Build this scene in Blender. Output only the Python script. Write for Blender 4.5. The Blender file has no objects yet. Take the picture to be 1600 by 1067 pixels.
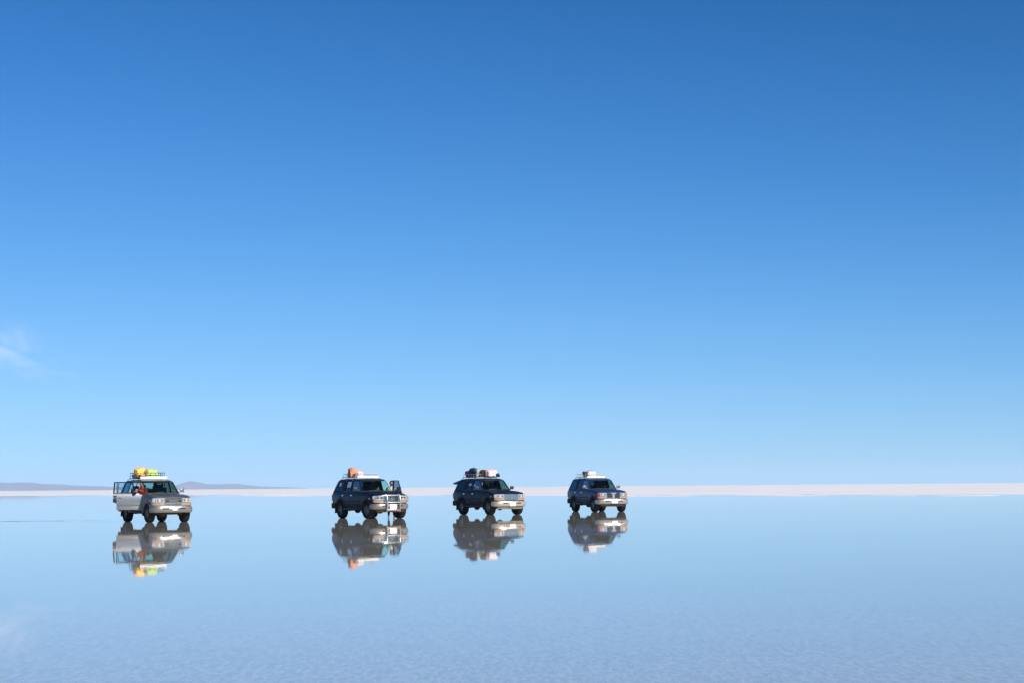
import bpy, bmesh, math, random
from mathutils import Vector, Matrix, noise
from mathutils.bvhtree import BVHTree
R = math.radians
random.seed(7)
C = bpy.context.scene.collection

# ------------------------------------------------------------------ camera, sky, sun, exposure
scene = bpy.context.scene
cam_d = bpy.data.cameras.new("camera")
cam_d.sensor_width = 36.0
cam_d.lens = 67.5
cam_d.clip_start = 0.1
cam_d.clip_end = 60000
cam = bpy.data.objects.new("camera", cam_d)
C.objects.link(cam)
CAM_H = 1.45
PITCH, ROLL = 4.31, 0.45
cam.matrix_world = (Matrix.Translation((0, 0, CAM_H)) @ Matrix.Rotation(R(90 + PITCH), 4, 'X')
                    @ Matrix.Rotation(R(-ROLL), 4, 'Z'))
scene.camera = cam

SUN_AZ = 42.0      # degrees to the right of straight behind the camera
SUN_EL = 32.0
to_sun = Vector((math.sin(R(SUN_AZ)) * math.cos(R(SUN_EL)), -math.cos(R(SUN_AZ)) * math.cos(R(SUN_EL)), math.sin(R(SUN_EL))))
sun_d = bpy.data.lights.new("sun", 'SUN')
sun_d.energy = 4.8
sun_d.angle = R(0.53)
sun_d.color = (1.0, 0.93, 0.82)
sun = bpy.data.objects.new("sun", sun_d)
sun.rotation_euler = (-to_sun).to_track_quat('-Z', 'Y').to_euler()
sun.location = (40, -60, 60)
C.objects.link(sun)

world = bpy.data.worlds.new("World")
scene.world = world
world.use_nodes = True
wn, wl = world.node_tree.nodes, world.node_tree.links
wn.clear()
SKY_STRENGTH = 0.12
SKY_STRETCH = 1.0
SKY_LIFT = 0.0
SKY_GRADE = ((-0.575, 0.68, -1.19, 0.10), (-0.352, 0.77, -0.689, 0.17), (-0.586, 0.78, -0.295, 0.30))
out = wn.new('ShaderNodeOutputWorld')
bg = wn.new('ShaderNodeBackground')
bg.inputs['Strength'].default_value = SKY_STRENGTH
sky = wn.new('ShaderNodeTexSky')
sky.sky_type = 'NISHITA'
sky.sun_disc = False
sky.sun_elevation = R(SUN_EL)
sky.sun_rotation = R(180 - SUN_AZ)
sky.altitude = 3600
sky.air_density = 1.0
sky.dust_density = 0.6
sky.ozone_density = 1.6
tc = wn.new('ShaderNodeTexCoord')
sep = wn.new('ShaderNodeSeparateXYZ')
com = wn.new('ShaderNodeCombineXYZ')
mz = wn.new('ShaderNodeMath'); mz.operation = 'MULTIPLY_ADD'
mz.inputs[1].default_value = SKY_STRETCH; mz.inputs[2].default_value = SKY_LIFT
nrm = wn.new('ShaderNodeVectorMath'); nrm.operation = 'NORMALIZE'
wl.new(tc.outputs['Generated'], sep.inputs[0])
wl.new(sep.outputs['X'], com.inputs['X']); wl.new(sep.outputs['Y'], com.inputs['Y'])
wl.new(sep.outputs['Z'], mz.inputs[0]); wl.new(mz.outputs[0], com.inputs['Z'])
wl.new(com.outputs[0], nrm.inputs[0]); wl.new(nrm.outputs[0], sky.inputs['Vector'])
# thin high wisp of cloud low in the left of the sky
cdir = Vector((-0.264, 1.0, 0.0748)).normalized()
cmap = wn.new('ShaderNodeMapping'); cmap.vector_type = 'POINT'
cmap.inputs['Location'].default_value = -cdir
wl.new(tc.outputs['Generated'], cmap.inputs['Vector'])
csc = wn.new('ShaderNodeMapping')
csc.inputs['Rotation'].default_value = (0, R(-20), 0)
wl.new(cmap.outputs[0], csc.inputs['Vector'])
cs2 = wn.new('ShaderNodeVectorMath'); cs2.operation = 'MULTIPLY'; cs2.inputs[1].default_value = (24, 24, 66)
wl.new(csc.outputs[0], cs2.inputs[0])
clen = wn.new('ShaderNodeVectorMath'); clen.operation = 'LENGTH'
wl.new(cs2.outputs[0], clen.inputs[0])
cfall = wn.new('ShaderNodeMapRange'); cfall.interpolation_type = 'SMOOTHSTEP'
cfall.inputs['From Min'].default_value = 1.15; cfall.inputs['From Max'].default_value = 0.0
wl.new(clen.outputs['Value'], cfall.inputs['Value'])
cn = wn.new('ShaderNodeTexNoise'); cn.inputs['Scale'].default_value = 1.3
cn.inputs['Detail'].default_value = 5; cn.inputs['Roughness'].default_value = 0.55; cn.inputs['Distortion'].default_value = 0.6
wl.new(cs2.outputs[0], cn.inputs['Vector'])
cr = wn.new('ShaderNodeMapRange'); cr.interpolation_type = 'SMOOTHSTEP'
cr.inputs['From Min'].default_value = 0.36; cr.inputs['From Max'].default_value = 0.66
wl.new(cn.outputs['Fac'], cr.inputs['Value'])
cm = wn.new('ShaderNodeMath'); cm.operation = 'MULTIPLY'
wl.new(cfall.outputs[0], cm.inputs[0]); wl.new(cr.outputs[0], cm.inputs[1])
cm2 = wn.new('ShaderNodeMath'); cm2.operation = 'MULTIPLY'; cm2.inputs[1].default_value = 0.34
wl.new(cm.outputs[0], cm2.inputs[0])
mixc = wn.new('ShaderNodeMix'); mixc.data_type = 'RGBA'
wl.new(cm2.outputs[0], mixc.inputs['Factor'])
# the sky's colour response: a tone curve per channel, exp(c + p*ln v + q*ln(v)^2)
def wmath(op, *args):
    nd = wn.new('ShaderNodeMath'); nd.operation = op
    for k, v in enumerate(args):
        if isinstance(v, (int, float)): nd.inputs[k].default_value = v
        else: wl.new(v, nd.inputs[k])
    return nd.outputs[0]
gs = wn.new('ShaderNodeSeparateColor'); gc = wn.new('ShaderNodeCombineColor')
wl.new(sky.outputs[0], gs.inputs[0])
for ch, (q, p, c, vmin) in zip(('Red', 'Green', 'Blue'), SKY_GRADE):
    v = wmath('MAXIMUM', wmath('MULTIPLY', gs.outputs[ch], SKY_STRENGTH), vmin)
    lv = wmath('LOGARITHM', v, math.e)
    e = wmath('MULTIPLY_ADD', wmath('MULTIPLY_ADD', lv, q, p), lv, c)
    wl.new(wmath('MULTIPLY', wmath('POWER', math.e, e), 1.0 / SKY_STRENGTH), gc.inputs[ch])
wl.new(gc.outputs[0], mixc.inputs['A'])
mixc.inputs['B'].default_value = (6.0, 6.6, 8.2, 1)
wl.new(mixc.outputs['Result'], bg.inputs['Color'])
wl.new(bg.outputs[0], out.inputs[0])

vs = scene.view_settings
vs.view_transform = 'Standard'; vs.look = 'None'; vs.gamma = 1; vs.use_curve_mapping = False
vs.exposure = 0.3
scene.cycles.max_bounces = 10
scene.cycles.transparent_max_bounces = 16
scene.cycles.volume_bounces = 1
scene.cycles.use_denoising = True

# ------------------------------------------------------------------ helpers
def new_mat(name):
    m = bpy.data.materials.new(name); m.use_nodes = True
    return m, m.node_tree.nodes, m.node_tree.links, m.node_tree.nodes['Principled BSDF']

def mat(name, col, rough=0.5, metal=0.0, coat=0.0, var=0.0, vscale=8.0, bump=0.0, spec=0.5, trans=0.0, dirt=0.0, ior=1.5):
    """plain surface with slight procedural variation in colour and roughness"""
    m, n, l, b = new_mat(name)
    b.inputs['Base Color'].default_value = (*col, 1)
    b.inputs['Roughness'].default_value = rough
    b.inputs['Metallic'].default_value = metal
    b.inputs['Coat Weight'].default_value = coat
    b.inputs['Coat Roughness'].default_value = 0.04
    b.inputs['Specular IOR Level'].default_value = spec
    b.inputs['IOR'].default_value = ior
    t = n.new('ShaderNodeTexCoord')
    ns = n.new('ShaderNodeTexNoise'); ns.inputs['Scale'].default_value = vscale; ns.inputs['Detail'].default_value = 5
    l.new(t.outputs['Object'], ns.inputs['Vector'])
    if var > 0:
        mr = n.new('ShaderNodeMapRange'); mr.inputs['To Min'].default_value = 1 - var; mr.inputs['To Max'].default_value = 1 + var
        l.new(ns.outputs['Fac'], mr.inputs['Value'])
        mx = n.new('ShaderNodeVectorMath'); mx.operation = 'SCALE'; mx.inputs[0].default_value = col
        l.new(mr.outputs[0], mx.inputs['Scale'])
        src = mx.outputs[0]
        if dirt > 0:          # dried salt spray, thickest low on the thing
            sp = n.new('ShaderNodeSeparateXYZ'); l.new(t.outputs['Object'], sp.inputs[0])
            dz = n.new('ShaderNodeMapRange'); dz.inputs['From Min'].default_value = 1.1; dz.inputs['From Max'].default_value = 0.4
            l.new(sp.outputs['Z'], dz.inputs['Value'])
            nn = n.new('ShaderNodeTexNoise'); nn.inputs['Scale'].default_value = 6; nn.inputs['Detail'].default_value = 8
            l.new(t.outputs['Object'], nn.inputs['Vector'])
            mm = n.new('ShaderNodeMath'); mm.operation = 'MULTIPLY'; l.new(dz.outputs[0], mm.inputs[0]); l.new(nn.outputs['Fac'], mm.inputs[1])
            m2 = n.new('ShaderNodeMath'); m2.operation = 'MULTIPLY'; m2.inputs[1].default_value = dirt; l.new(mm.outputs[0], m2.inputs[0])
            mi = n.new('ShaderNodeMix'); mi.data_type = 'RGBA'; mi.inputs['B'].default_value = (0.42, 0.40, 0.38, 1)
            l.new(src, mi.inputs['A']); l.new(m2.outputs[0], mi.inputs['Factor']); src = mi.outputs['Result']
        l.new(src, b.inputs['Base Color'])
    if bump > 0:
        bp = n.new('ShaderNodeBump'); bp.inputs['Strength'].default_value = bump; bp.inputs['Distance'].default_value = 0.02
        l.new(ns.outputs['Fac'], bp.inputs['Height']); l.new(bp.outputs[0], b.inputs['Normal'])
    return m

def link(name, me, m=None, parent=None, loc=None):
    me.name = name
    o = bpy.data.objects.new(name, me)
    C.objects.link(o)
    if m is not None:
        for mm in (m if isinstance(m, (list, tuple)) else [m]): me.materials.append(mm)
    if parent is not None: o.parent = parent
    if loc is not None: o.location = loc
    return o

def tag(o, label=None, cat=None, group=None, kind=None):
    if label: o['label'] = label
    if cat: o['category'] = cat
    if group: o['group'] = group
    if kind: o['kind'] = kind
    return o

def obj(name, bm, m, parent=None, smooth=35, loc=None):
    me = bpy.data.meshes.new(name)
    bmesh.ops.recalc_face_normals(bm, faces=bm.faces)
    bm.to_mesh(me); bm.free()
    if smooth:
        for p in me.polygons: p.use_smooth = True
        me.set_sharp_from_angle(angle=R(smooth))
    return link(name, me, m, parent, loc)

def empty(name, loc=(0, 0, 0), rz=0.0, parent=None):
    o = bpy.data.objects.new(name, None); C.objects.link(o)
    o.location = loc; o.rotation_euler = (0, 0, rz); o.empty_display_size = 0.3
    if parent: o.parent = parent
    return o
# ------------------------------------------------------------------ the setting: salt flat, water, hills, haze
def salt_material():
    m, n, l, b = new_mat('salt_crust')
    t = n.new('ShaderNodeTexCoord')
    a = n.new('ShaderNodeTexNoise'); a.inputs['Scale'].default_value = 0.03; a.inputs['Detail'].default_value = 9; a.inputs['Roughness'].default_value = 0.65
    l.new(t.outputs['Object'], a.inputs['Vector'])
    r = n.new('ShaderNodeValToRGB')
    r.color_ramp.elements[0].position = 0.3; r.color_ramp.elements[0].color = (0.72, 0.71, 0.74, 1)
    r.color_ramp.elements[1].position = 0.62; r.color_ramp.elements[1].color = (0.86, 0.85, 0.88, 1)
    l.new(a.outputs['Fac'], r.inputs[0]); l.new(r.outputs[0], b.inputs['Base Color'])
    b.inputs['Roughness'].default_value = 0.85
    b.inputs['Specular IOR Level'].default_value = 0.2
    v = n.new('ShaderNodeTexVoronoi'); v.feature = 'DISTANCE_TO_EDGE'; v.inputs['Scale'].default_value = 1.2
    l.new(t.outputs['Object'], v.inputs['Vector'])
    bp = n.new('ShaderNodeBump'); bp.inputs['Strength'].default_value = 0.4; bp.inputs['Distance'].default_value = 0.03
    l.new(v.outputs['Distance'], bp.inputs['Height']); l.new(bp.outputs[0], b.inputs['Normal'])
    return m

def water_material():
    """a film of brine a few centimetres deep over pale salt: dielectric mirror over a diffuse bed"""
    m, n, l, b = new_mat('brine_film')
    t = n.new('ShaderNodeTexCoord')
    b.inputs['IOR'].default_value = 1.333
    b.inputs['Specular IOR Level'].default_value = 0.5
    # bed of salt seen through the film
    a = n.new('ShaderNodeTexNoise'); a.inputs['Scale'].default_value = 22; a.inputs['Detail'].default_value = 5; a.inputs['Roughness'].default_value = 0.6
    am = n.new('ShaderNodeMapping'); am.inputs['Scale'].default_value = (1.0, 0.22, 1); am.inputs['Rotation'].default_value = (0, 0, R(-12))
    l.new(t.outputs['Object'], am.inputs['Vector']); l.new(am.outputs[0], a.inputs['Vector'])
    r = n.new('ShaderNodeValToRGB')
    r.color_ramp.elements[0].position = 0.36; r.color_ramp.elements[0].color = (*BED_DARK, 1)
    r.color_ramp.elements[1].position = 0.64; r.color_ramp.elements[1].color = (*BED_LIGHT, 1)
    l.new(a.outputs['Fac'], r.inputs[0]); l.new(r.outputs[0], b.inputs['Base Color'])
    b.inputs['Roughness'].default_value = 0.018
    # ripples: a fine wind texture, patchy and stretched across the wind
    mp = n.new('ShaderNodeMapping'); mp.inputs['Rotation'].default_value = (0, 0, R(14)); mp.inputs['Scale'].default_value = (1.0, 0.20, 1)
    l.new(t.outputs['Object'], mp.inputs['Vector'])
    w1 = n.new('ShaderNodeTexNoise'); w1.inputs['Scale'].default_value = 21.0; w1.inputs['Detail'].default_value = 3; w1.inputs['Distortion'].default_value = 0.5
    l.new(mp.outputs[0], w1.inputs['Vector'])
    w2 = n.new('ShaderNodeTexNoise'); w2.inputs['Scale'].default_value = 4.5; w2.inputs['Detail'].default_value = 3
    l.new(mp.outputs[0], w2.inputs['Vector'])
    pt = n.new('ShaderNodeTexNoise'); pt.inputs['Scale'].default_value = 0.09; pt.inputs['Detail'].default_value = 3
    l.new(t.outputs['Object'], pt.inputs['Vector'])
    pr = n.new('ShaderNodeMapRange'); pr.inputs['From Min'].default_value = 0.3; pr.inputs['From Max'].default_value = 0.7
    pr.inputs['To Min'].default_value = 0.5; pr.inputs['To Max'].default_value = 1.0
    l.new(pt.outputs['Fac'], pr.inputs['Value'])
    m1 = n.new('ShaderNodeMath'); m1.operation = 'MULTIPLY'; m1.inputs[1].default_value = RIPPLE_FINE
    l.new(w1.outputs['Fac'], m1.inputs[0])
    m2 = n.new('ShaderNodeMath'); m2.operation = 'MULTIPLY_ADD'; m2.inputs[1].default_value = RIPPLE_BROAD
    l.new(w2.outputs['Fac'], m2.inputs[0]); l.new(m1.outputs[0], m2.inputs[2])
    m3 = n.new('ShaderNodeMath'); m3.operation = 'MULTIPLY'
    l.new(m2.outputs[0], m3.inputs[0]); l.new(pr.outputs[0], m3.inputs[1])
    bp = n.new('ShaderNodeBump'); bp.inputs['Strength'].default_value = 1.0; bp.inputs['Distance'].default_value = 1.0
    l.new(m3.outputs[0], bp.inputs['Height']); l.new(bp.outputs[0], b.inputs['Normal'])
    return m
BED_DARK, BED_LIGHT = (0.36, 0.352, 0.315), (0.535, 0.515, 0.45)
RIPPLE_FINE, RIPPLE_BROAD = 0.00010, 0.0011

# the ground: one sheet to the horizon
FAR = 17000.0
bm = bmesh.new()
ys = [-300, 60, 200, 400, 800, 1600, 3200, 6400, 11000, FAR]
xs = [-FAR * 0.55, -5500, -2500, -1000, -300, 0, 300, 1000, 2500, 5500, FAR * 0.55]
grid = [[bm.verts.new((x, y, 0.0)) for x in xs] for y in ys]
for j in range(len(ys) - 1):
    for i in range(len(xs) - 1):
        bm.faces.new((grid[j][i], grid[j][i + 1], grid[j + 1][i + 1], grid[j + 1][i]))
ground = obj('ground', bm, salt_material(), smooth=0)
tag(ground, 'white salt crust stretching to the horizon beyond the water', kind='structure')

# the brine film: near shore ragged at its far edge; it lies 1.2 cm above the salt
WATER_Z = 0.012
def shore(x):
    """distance of the shore at lateral position x (metres)"""
    u = x / 100.0
    base = max(min(350 - 1.9 * x, 530), 150)
    n1 = noise.noise(Vector((u * 1.3, 3.1, 0))) * 40 * base / 450 * .6
    n2 = noise.noise(Vector((u * 9.0, 7.7, 0))) * 20
    n3 = noise.noise(Vector((u * 40.0, 1.7, 0))) * 26
    return base + n1 + n2 + n3
bm = bmesh.new()
edge = []
x = -700.0
while x <= 420:
    edge.append((x, shore(x))); x += 0.8 if x > -60 else 1.6
near = [bm.verts.new((px, -200, WATER_Z)) for px, py in edge]
far = [bm.verts.new((px, py, WATER_Z)) for px, py in edge]
for i in range(len(edge) - 1):
    bm.faces.new((near[i], near[i + 1], far[i + 1], far[i]))
water_mat = water_material()
water = obj('water', bm, water_mat, smooth=0)
tag(water, 'mirror calm shallow water reflecting the cars and sky', kind='structure')

# a shallow salt ridge left by tyres, just breaking the water behind the silver car
bm = bmesh.new()
L_, R_pts = [], []
x = -44.0
while x < -19.2:
    yc = 92.5 - 0.10 * (x + 44) + noise.noise(Vector((x * .35, 2.2, 0))) * .9
    wd = max(.01, .13 + .30 * noise.noise(Vector((x * 1.7, 9.1, 0))) + (.25 if -30 < x < -21 else 0))
    zz = WATER_Z + .003 + max(0, .018 * noise.noise(Vector((x * 2.3, 4.4, 0))))
    L_.append(bm.verts.new((x, yc - wd / 2, WATER_Z + .002))); R_pts.append((bm.verts.new((x, yc, zz + .004)), bm.verts.new((x, yc + wd / 2, WATER_Z + .002))))
    x += .18
for i in range(len(L_) - 1):
    bm.faces.new((L_[i], L_[i + 1], R_pts[i + 1][0], R_pts[i][0])); bm.faces.new((R_pts[i][0], R_pts[i + 1][0], R_pts[i + 1][1], R_pts[i][1]))
tk = obj('tyre_track', bm, mat('wet_salt', (0.42, 0.45, 0.46), 0.3, var=.3, vscale=3), smooth=60)
tag(tk, 'thin broken line of wet salt in the water left of the silver car', kind='structure')

# low plates of salt standing out of the shallows just before the shore
bm = bmesh.new()
rs = random.Random(12)
for i in range(150):
    x = rs.uniform(-150, 95)
    y = shore(x) - abs(rs.gauss(0, 1)) * 26 - 4
    w, d = rs.uniform(.5, 4.5), rs.uniform(1.5, 9); pz = WATER_Z + .006 + i * .00012
    n = 11
    top = [bm.verts.new((x + w * math.cos(2 * math.pi * k / n) * (1 + .45 * noise.noise(Vector((k * 1.7, i, 0)))), y + d * math.sin(2 * math.pi * k / n) * (1 + .45 * noise.noise(Vector((k * 2.1, i, 5)))), pz)) for k in range(n)]
    foot = [bm.verts.new((v.co.x + (v.co.x - x) * .06, v.co.y + (v.co.y - y) * .06, WATER_Z - .006)) for v in top]
    bm.faces.new(top)
    for k in range(n): bm.faces.new((top[k], foot[k], foot[(k + 1) % n], top[(k + 1) % n]))
sp = obj('salt_crust', bm, ground.data.materials[0], smooth=0)
tag(sp, 'scattered low plates of white salt along the far shore of the water', kind='stuff')
# ------------------------------------------------------------------ materials of the things
def glass_mat(name, tint, refl=1.0):
    m = bpy.data.materials.new(name); m.use_nodes = True
    n, l = m.node_tree.nodes, m.node_tree.links; n.clear()
    o = n.new('ShaderNodeOutputMaterial'); t = n.new('ShaderNodeBsdfTransparent'); g = n.new('ShaderNodeBsdfGlossy')
    t.inputs['Color'].default_value = (*tint, 1); g.inputs['Roughness'].default_value = 0.03
    f = n.new('ShaderNodeFresnel'); f.inputs['IOR'].default_value = 1.5
    ns = n.new('ShaderNodeTexNoise'); ns.inputs['Scale'].default_value = 3
    tcn = n.new('ShaderNodeTexCoord'); l.new(tcn.outputs['Object'], ns.inputs['Vector'])
    mr = n.new('ShaderNodeMapRange'); mr.inputs['To Min'].default_value = 0.01; mr.inputs['To Max'].default_value = 0.08
    l.new(ns.outputs['Fac'], mr.inputs['Value']); l.new(mr.outputs[0], g.inputs['Roughness'])
    mx = n.new('ShaderNodeMixShader')
    mu = n.new('ShaderNodeMath'); mu.operation = 'MULTIPLY'; mu.inputs[1].default_value = refl
    l.new(f.outputs[0], mu.inputs[0]); l.new(mu.outputs[0], mx.inputs[0])
    l.new(t.outputs[0], mx.inputs[1]); l.new(g.outputs[0], mx.inputs[2]); l.new(mx.outputs[0], o.inputs[0])
    return m

def lens_mat(name, col):
    """moulded lens: coloured plastic over a bright reflector"""
    m, n, l, b = new_mat(name)
    t = n.new('ShaderNodeTexCoord'); w = n.new('ShaderNodeTexWave'); w.wave_type = 'BANDS'; w.bands_direction = 'Y'
    w.inputs['Scale'].default_value = 14; l.new(t.outputs['Object'], w.inputs['Vector'])
    bp = n.new('ShaderNodeBump'); bp.inputs['Strength'].default_value = 0.12; bp.inputs['Distance'].default_value = 0.004
    l.new(w.outputs['Fac'], bp.inputs['Height']); l.new(bp.outputs[0], b.inputs['Normal'])
    b.inputs['Base Color'].default_value = (*col, 1); b.inputs['Roughness'].default_value = 0.25
    b.inputs['Metallic'].default_value = 0.25; b.inputs['Coat Weight'].default_value = 1.0
    return m

M = {}
M['silver'] = mat('silver_paint', (0.30, 0.302, 0.310), 0.36, metal=0.85, coat=0.4, var=0.06, vscale=30, dirt=0.15)
M['silver_black'] = None
M['navy'] = mat('navy_paint', (0.005, 0.010, 0.034), 0.35, metal=0.0, coat=0.03, var=0.06, vscale=30, dirt=0.02, spec=0.5, ior=1.2)
M['blue'] = mat('blue_paint', (0.014, 0.040, 0.125), 0.36, metal=0.1, coat=0.05, var=0.06, vscale=30, dirt=0.03, spec=0.5, ior=1.22)
M['dusty_silver'] = mat('dusty_silver_cladding', (0.25, 0.228, 0.21), 0.34, metal=0.55, coat=0.2, var=0.10, vscale=18, dirt=0.7)
M['silver_bumper'] = mat('silver_bumper_paint', (0.44, 0.41, 0.39), 0.32, metal=0.55, coat=0.3, var=0.10, vscale=18, dirt=0.3)
M['champagne'] = mat('champagne_bumper_paint', (0.56, 0.48, 0.37), 0.33, metal=0.45, coat=0.5, var=0.08, vscale=18, dirt=0.25)
M['cladding_dark'] = mat('dark_grey_cladding', (0.022, 0.026, 0.034), 0.6, var=0.15, vscale=25, dirt=0.06, spec=0.5, ior=1.15)
M['cladding_grey'] = mat('mid_grey_cladding', (0.06, 0.068, 0.078), 0.6, var=0.15, vscale=25, dirt=0.08, spec=0.5, ior=1.18)
M['rubber'] = mat('tyre_rubber', (0.014, 0.014, 0.015), 0.8, var=0.3, vscale=30, bump=0.15, dirt=0.05, spec=0.5, ior=1.12)
M['alloy'] = mat('dusty_alloy', (0.16, 0.16, 0.158), 0.45, metal=0.6, var=0.3, vscale=25, dirt=0.15)
M['chrome'] = mat('chrome', (0.78, 0.78, 0.77), 0.14, metal=1.0, var=0.05, vscale=30)
M['bright'] = mat('silvered_plastic', (0.52, 0.50, 0.47), 0.28, metal=0.7, coat=0.4, var=0.3, vscale=11)
M['black'] = mat('black_plastic', (0.015, 0.015, 0.017), 0.5, var=0.2, vscale=20)
M['under'] = mat('muddy_underbody', (0.085, 0.066, 0.050), 0.75, metal=0.1, spec=0.2, var=0.6, vscale=9, bump=0.2)
M['interior'] = mat('interior_trim', (0.05, 0.05, 0.052), 0.8, var=0.2, vscale=15)
M['seat'] = mat('seat_cloth', (0.10, 0.095, 0.09), 0.9, var=0.25, vscale=25, bump=0.1)
M['white'] = mat('white_paint', (0.78, 0.77, 0.74), 0.5, var=0.06, vscale=12)
M['cream'] = mat('cream_board', (0.72, 0.68, 0.60), 0.6, var=0.10, vscale=8)
M['paper'] = mat('plain_white_sheet', (0.88, 0.92, 0.92), 0.8, var=0.05, vscale=20)
M['rack_silver'] = mat('galvanised_rack', (0.55, 0.55, 0.54), 0.4, metal=0.7, var=0.15, vscale=20)
M['rack_black'] = mat('black_rack_paint', (0.02, 0.022, 0.025), 0.45, var=0.2, vscale=20)
M['amber'] = lens_mat('amber_lens', (0.60, 0.27, 0.11))
M['orange_lens'] = lens_mat('orange_side_lens', (0.62, 0.10, 0.03))
M['clear'] = lens_mat('clear_headlamp_lens', (0.60, 0.60, 0.585))
M['red_lens'] = lens_mat('red_lens', (0.45, 0.02, 0.02))
M['glass_front'] = glass_mat('windscreen_glass', (0.66, 0.86, 0.80), 0.9)
M['glass_side'] = glass_mat('tinted_side_glass', (0.26, 0.34, 0.45), 1.0)
M['glass_clear'] = glass_mat('door_glass', (0.87, 0.95, 0.96), 0.8)
M['mirror'] = mat('mirror_glass', (0.9, 0.9, 0.9), 0.03, metal=1.0)
M['skin'] = mat('skin', (0.42, 0.24, 0.16), 0.55, var=0.08, vscale=30)
M['hair'] = mat('black_hair', (0.012, 0.009, 0.008), 0.5, var=0.4, vscale=60, bump=0.2)
M['red_cloth'] = mat('red_jacket_cloth', (0.50, 0.03, 0.02), 0.85, var=0.2, vscale=14, bump=0.2)
M['pale_cloth'] = mat('pale_shirt_cloth', (0.66, 0.58, 0.48), 0.85, var=0.15, vscale=14, bump=0.2)
M['dark_cloth'] = mat('dark_trouser_cloth', (0.03, 0.035, 0.05), 0.9, var=0.25, vscale=14, bump=0.2)
M['shoe'] = mat('shoe_leather', (0.05, 0.04, 0.035), 0.6, var=0.2)

# ------------------------------------------------------------------ mesh helpers
def box(bm, c, s, rot=None, bevel=0.0):
    g = bmesh.ops.create_cube(bm, size=1.0)
    vs_ = g['verts']
    for v in vs_: v.co = Vector((v.co.x * s[0], v.co.y * s[1], v.co.z * s[2]))
    if bevel:
        es = {e for v in vs_ for e in v.link_edges}
        r = bmesh.ops.bevel(bm, geom=list(es), offset=bevel, segments=2, affect='EDGES', profile=0.6)
        vs_ = list({v for f in r['faces'] for v in f.verts} | {v for v in vs_ if v.is_valid})
    mtx = Matrix.Translation(c) @ (rot.to_4x4() if rot is not None else Matrix.Identity(4))
    bmesh.ops.transform(bm, matrix=mtx, verts=vs_)
    return vs_

def prism(poly, axis, a, b):
    """closed prism from a 2-D outline: axis 'y' takes (x,z), 'x' takes (y,z), 'z' takes (x,y)"""
    bm = bmesh.new()
    def P(p, t):
        return (p[0], t, p[1]) if axis == 'y' else ((t, p[0], p[1]) if axis == 'x' else (p[0], p[1], t))
    A = [bm.verts.new(P(p, a)) for p in poly]; B = [bm.verts.new(P(p, b)) for p in poly]
    bm.faces.new(A); bm.faces.new(B[::-1])
    for i in range(len(poly)):
        j = (i + 1) % len(poly); bm.faces.new((A[i], B[i], B[j], A[j]))
    bmesh.ops.recalc_face_normals(bm, faces=bm.faces)
    return bm

def tube(bm, pts, r, seg=8, cap=True):
    pts = [Vector(p) for p in pts]
    rings = []
    prev = None
    for i, p in enumerate(pts):
        d = (pts[min(i + 1, len(pts) - 1)] - pts[max(i - 1, 0)]).normalized()
        up = Vector((0, 0, 1)) if abs(d.z) < 0.92 else Vector((1, 0, 0))
        if prev is not None: up = prev
        s = d.cross(up).normalized(); u = s.cross(d).normalized(); prev = u
        rr = r[i] if isinstance(r, (list, tuple)) else r
        rings.append([bm.verts.new(p + (s * math.cos(a) + u * math.sin(a)) * rr) for a in [2 * math.pi * k / seg for k in range(seg)]])
    for A, B in zip(rings, rings[1:]):
        for k in range(seg):
            bm.faces.new((A[k], A[(k + 1) % seg], B[(k + 1) % seg], B[k]))
    if cap:
        bm.faces.new(rings[0][::-1]); bm.faces.new(rings[-1])

def lathe(bm, prof, seg, centre, axis='y', close=False):
    """prof: list of (radius, along axis)"""
    rings = []
    for k in range(seg):
        a = 2 * math.pi * k / seg
        ring = []
        for r, t in prof:
            if axis == 'y': co = (centre[0] + r * math.cos(a), centre[1] + t, centre[2] + r * math.sin(a))
            elif axis == 'x': co = (centre[0] + t, centre[1] + r * math.cos(a), centre[2] + r * math.sin(a))
            else: co = (centre[0] + r * math.cos(a), centre[1] + r * math.sin(a), centre[2] + t)
            ring.append(bm.verts.new(co))
        rings.append(ring)
    n = len(prof)
    for k in range(seg):
        A, B = rings[k], rings[(k + 1) % seg]
        for i in range(n if close else n - 1):
            j = (i + 1) % n
            bm.faces.new((A[i], A[j], B[j], B[i]))
    return rings

def bm_mesh(bm, name='tmp'):
    me = bpy.data.meshes.new(name)
    bmesh.ops.recalc_face_normals(bm, faces=bm.faces)
    bm.to_mesh(me); bm.free(); return me

def boolean(me, cutters, op):
    """cutters: meshes; returns a new mesh"""
    o = bpy.data.objects.new('tmp', me); C.objects.link(o)
    tmp = []
    for c in cutters:
        co = bpy.data.objects.new('tmp', c); C.objects.link(co); tmp.append(co)
        md = o.modifiers.new('b', 'BOOLEAN'); md.object = co; md.operation = op; md.solver = 'EXACT'
    dg = bpy.context.evaluated_depsgraph_get()
    r = bpy.data.meshes.new_from_object(o.evaluated_get(dg))
    for t in tmp + [o]: bpy.data.objects.remove(t)
    r.materials.clear()
    return r

def loft(rings, closed=True):
    bm = bmesh.new()
    R_ = [[bm.verts.new(p) for p in ring] for ring in rings]
    n = len(rings[0])
    for A, B in zip(R_, R_[1:]):
        for k in range(n):
            bm.faces.new((A[k], A[(k + 1) % n], B[(k + 1) % n], B[k]))
    bm.faces.new(R_[0][::-1]); bm.faces.new(R_[-1])
    return bm_mesh(bm)

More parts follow.
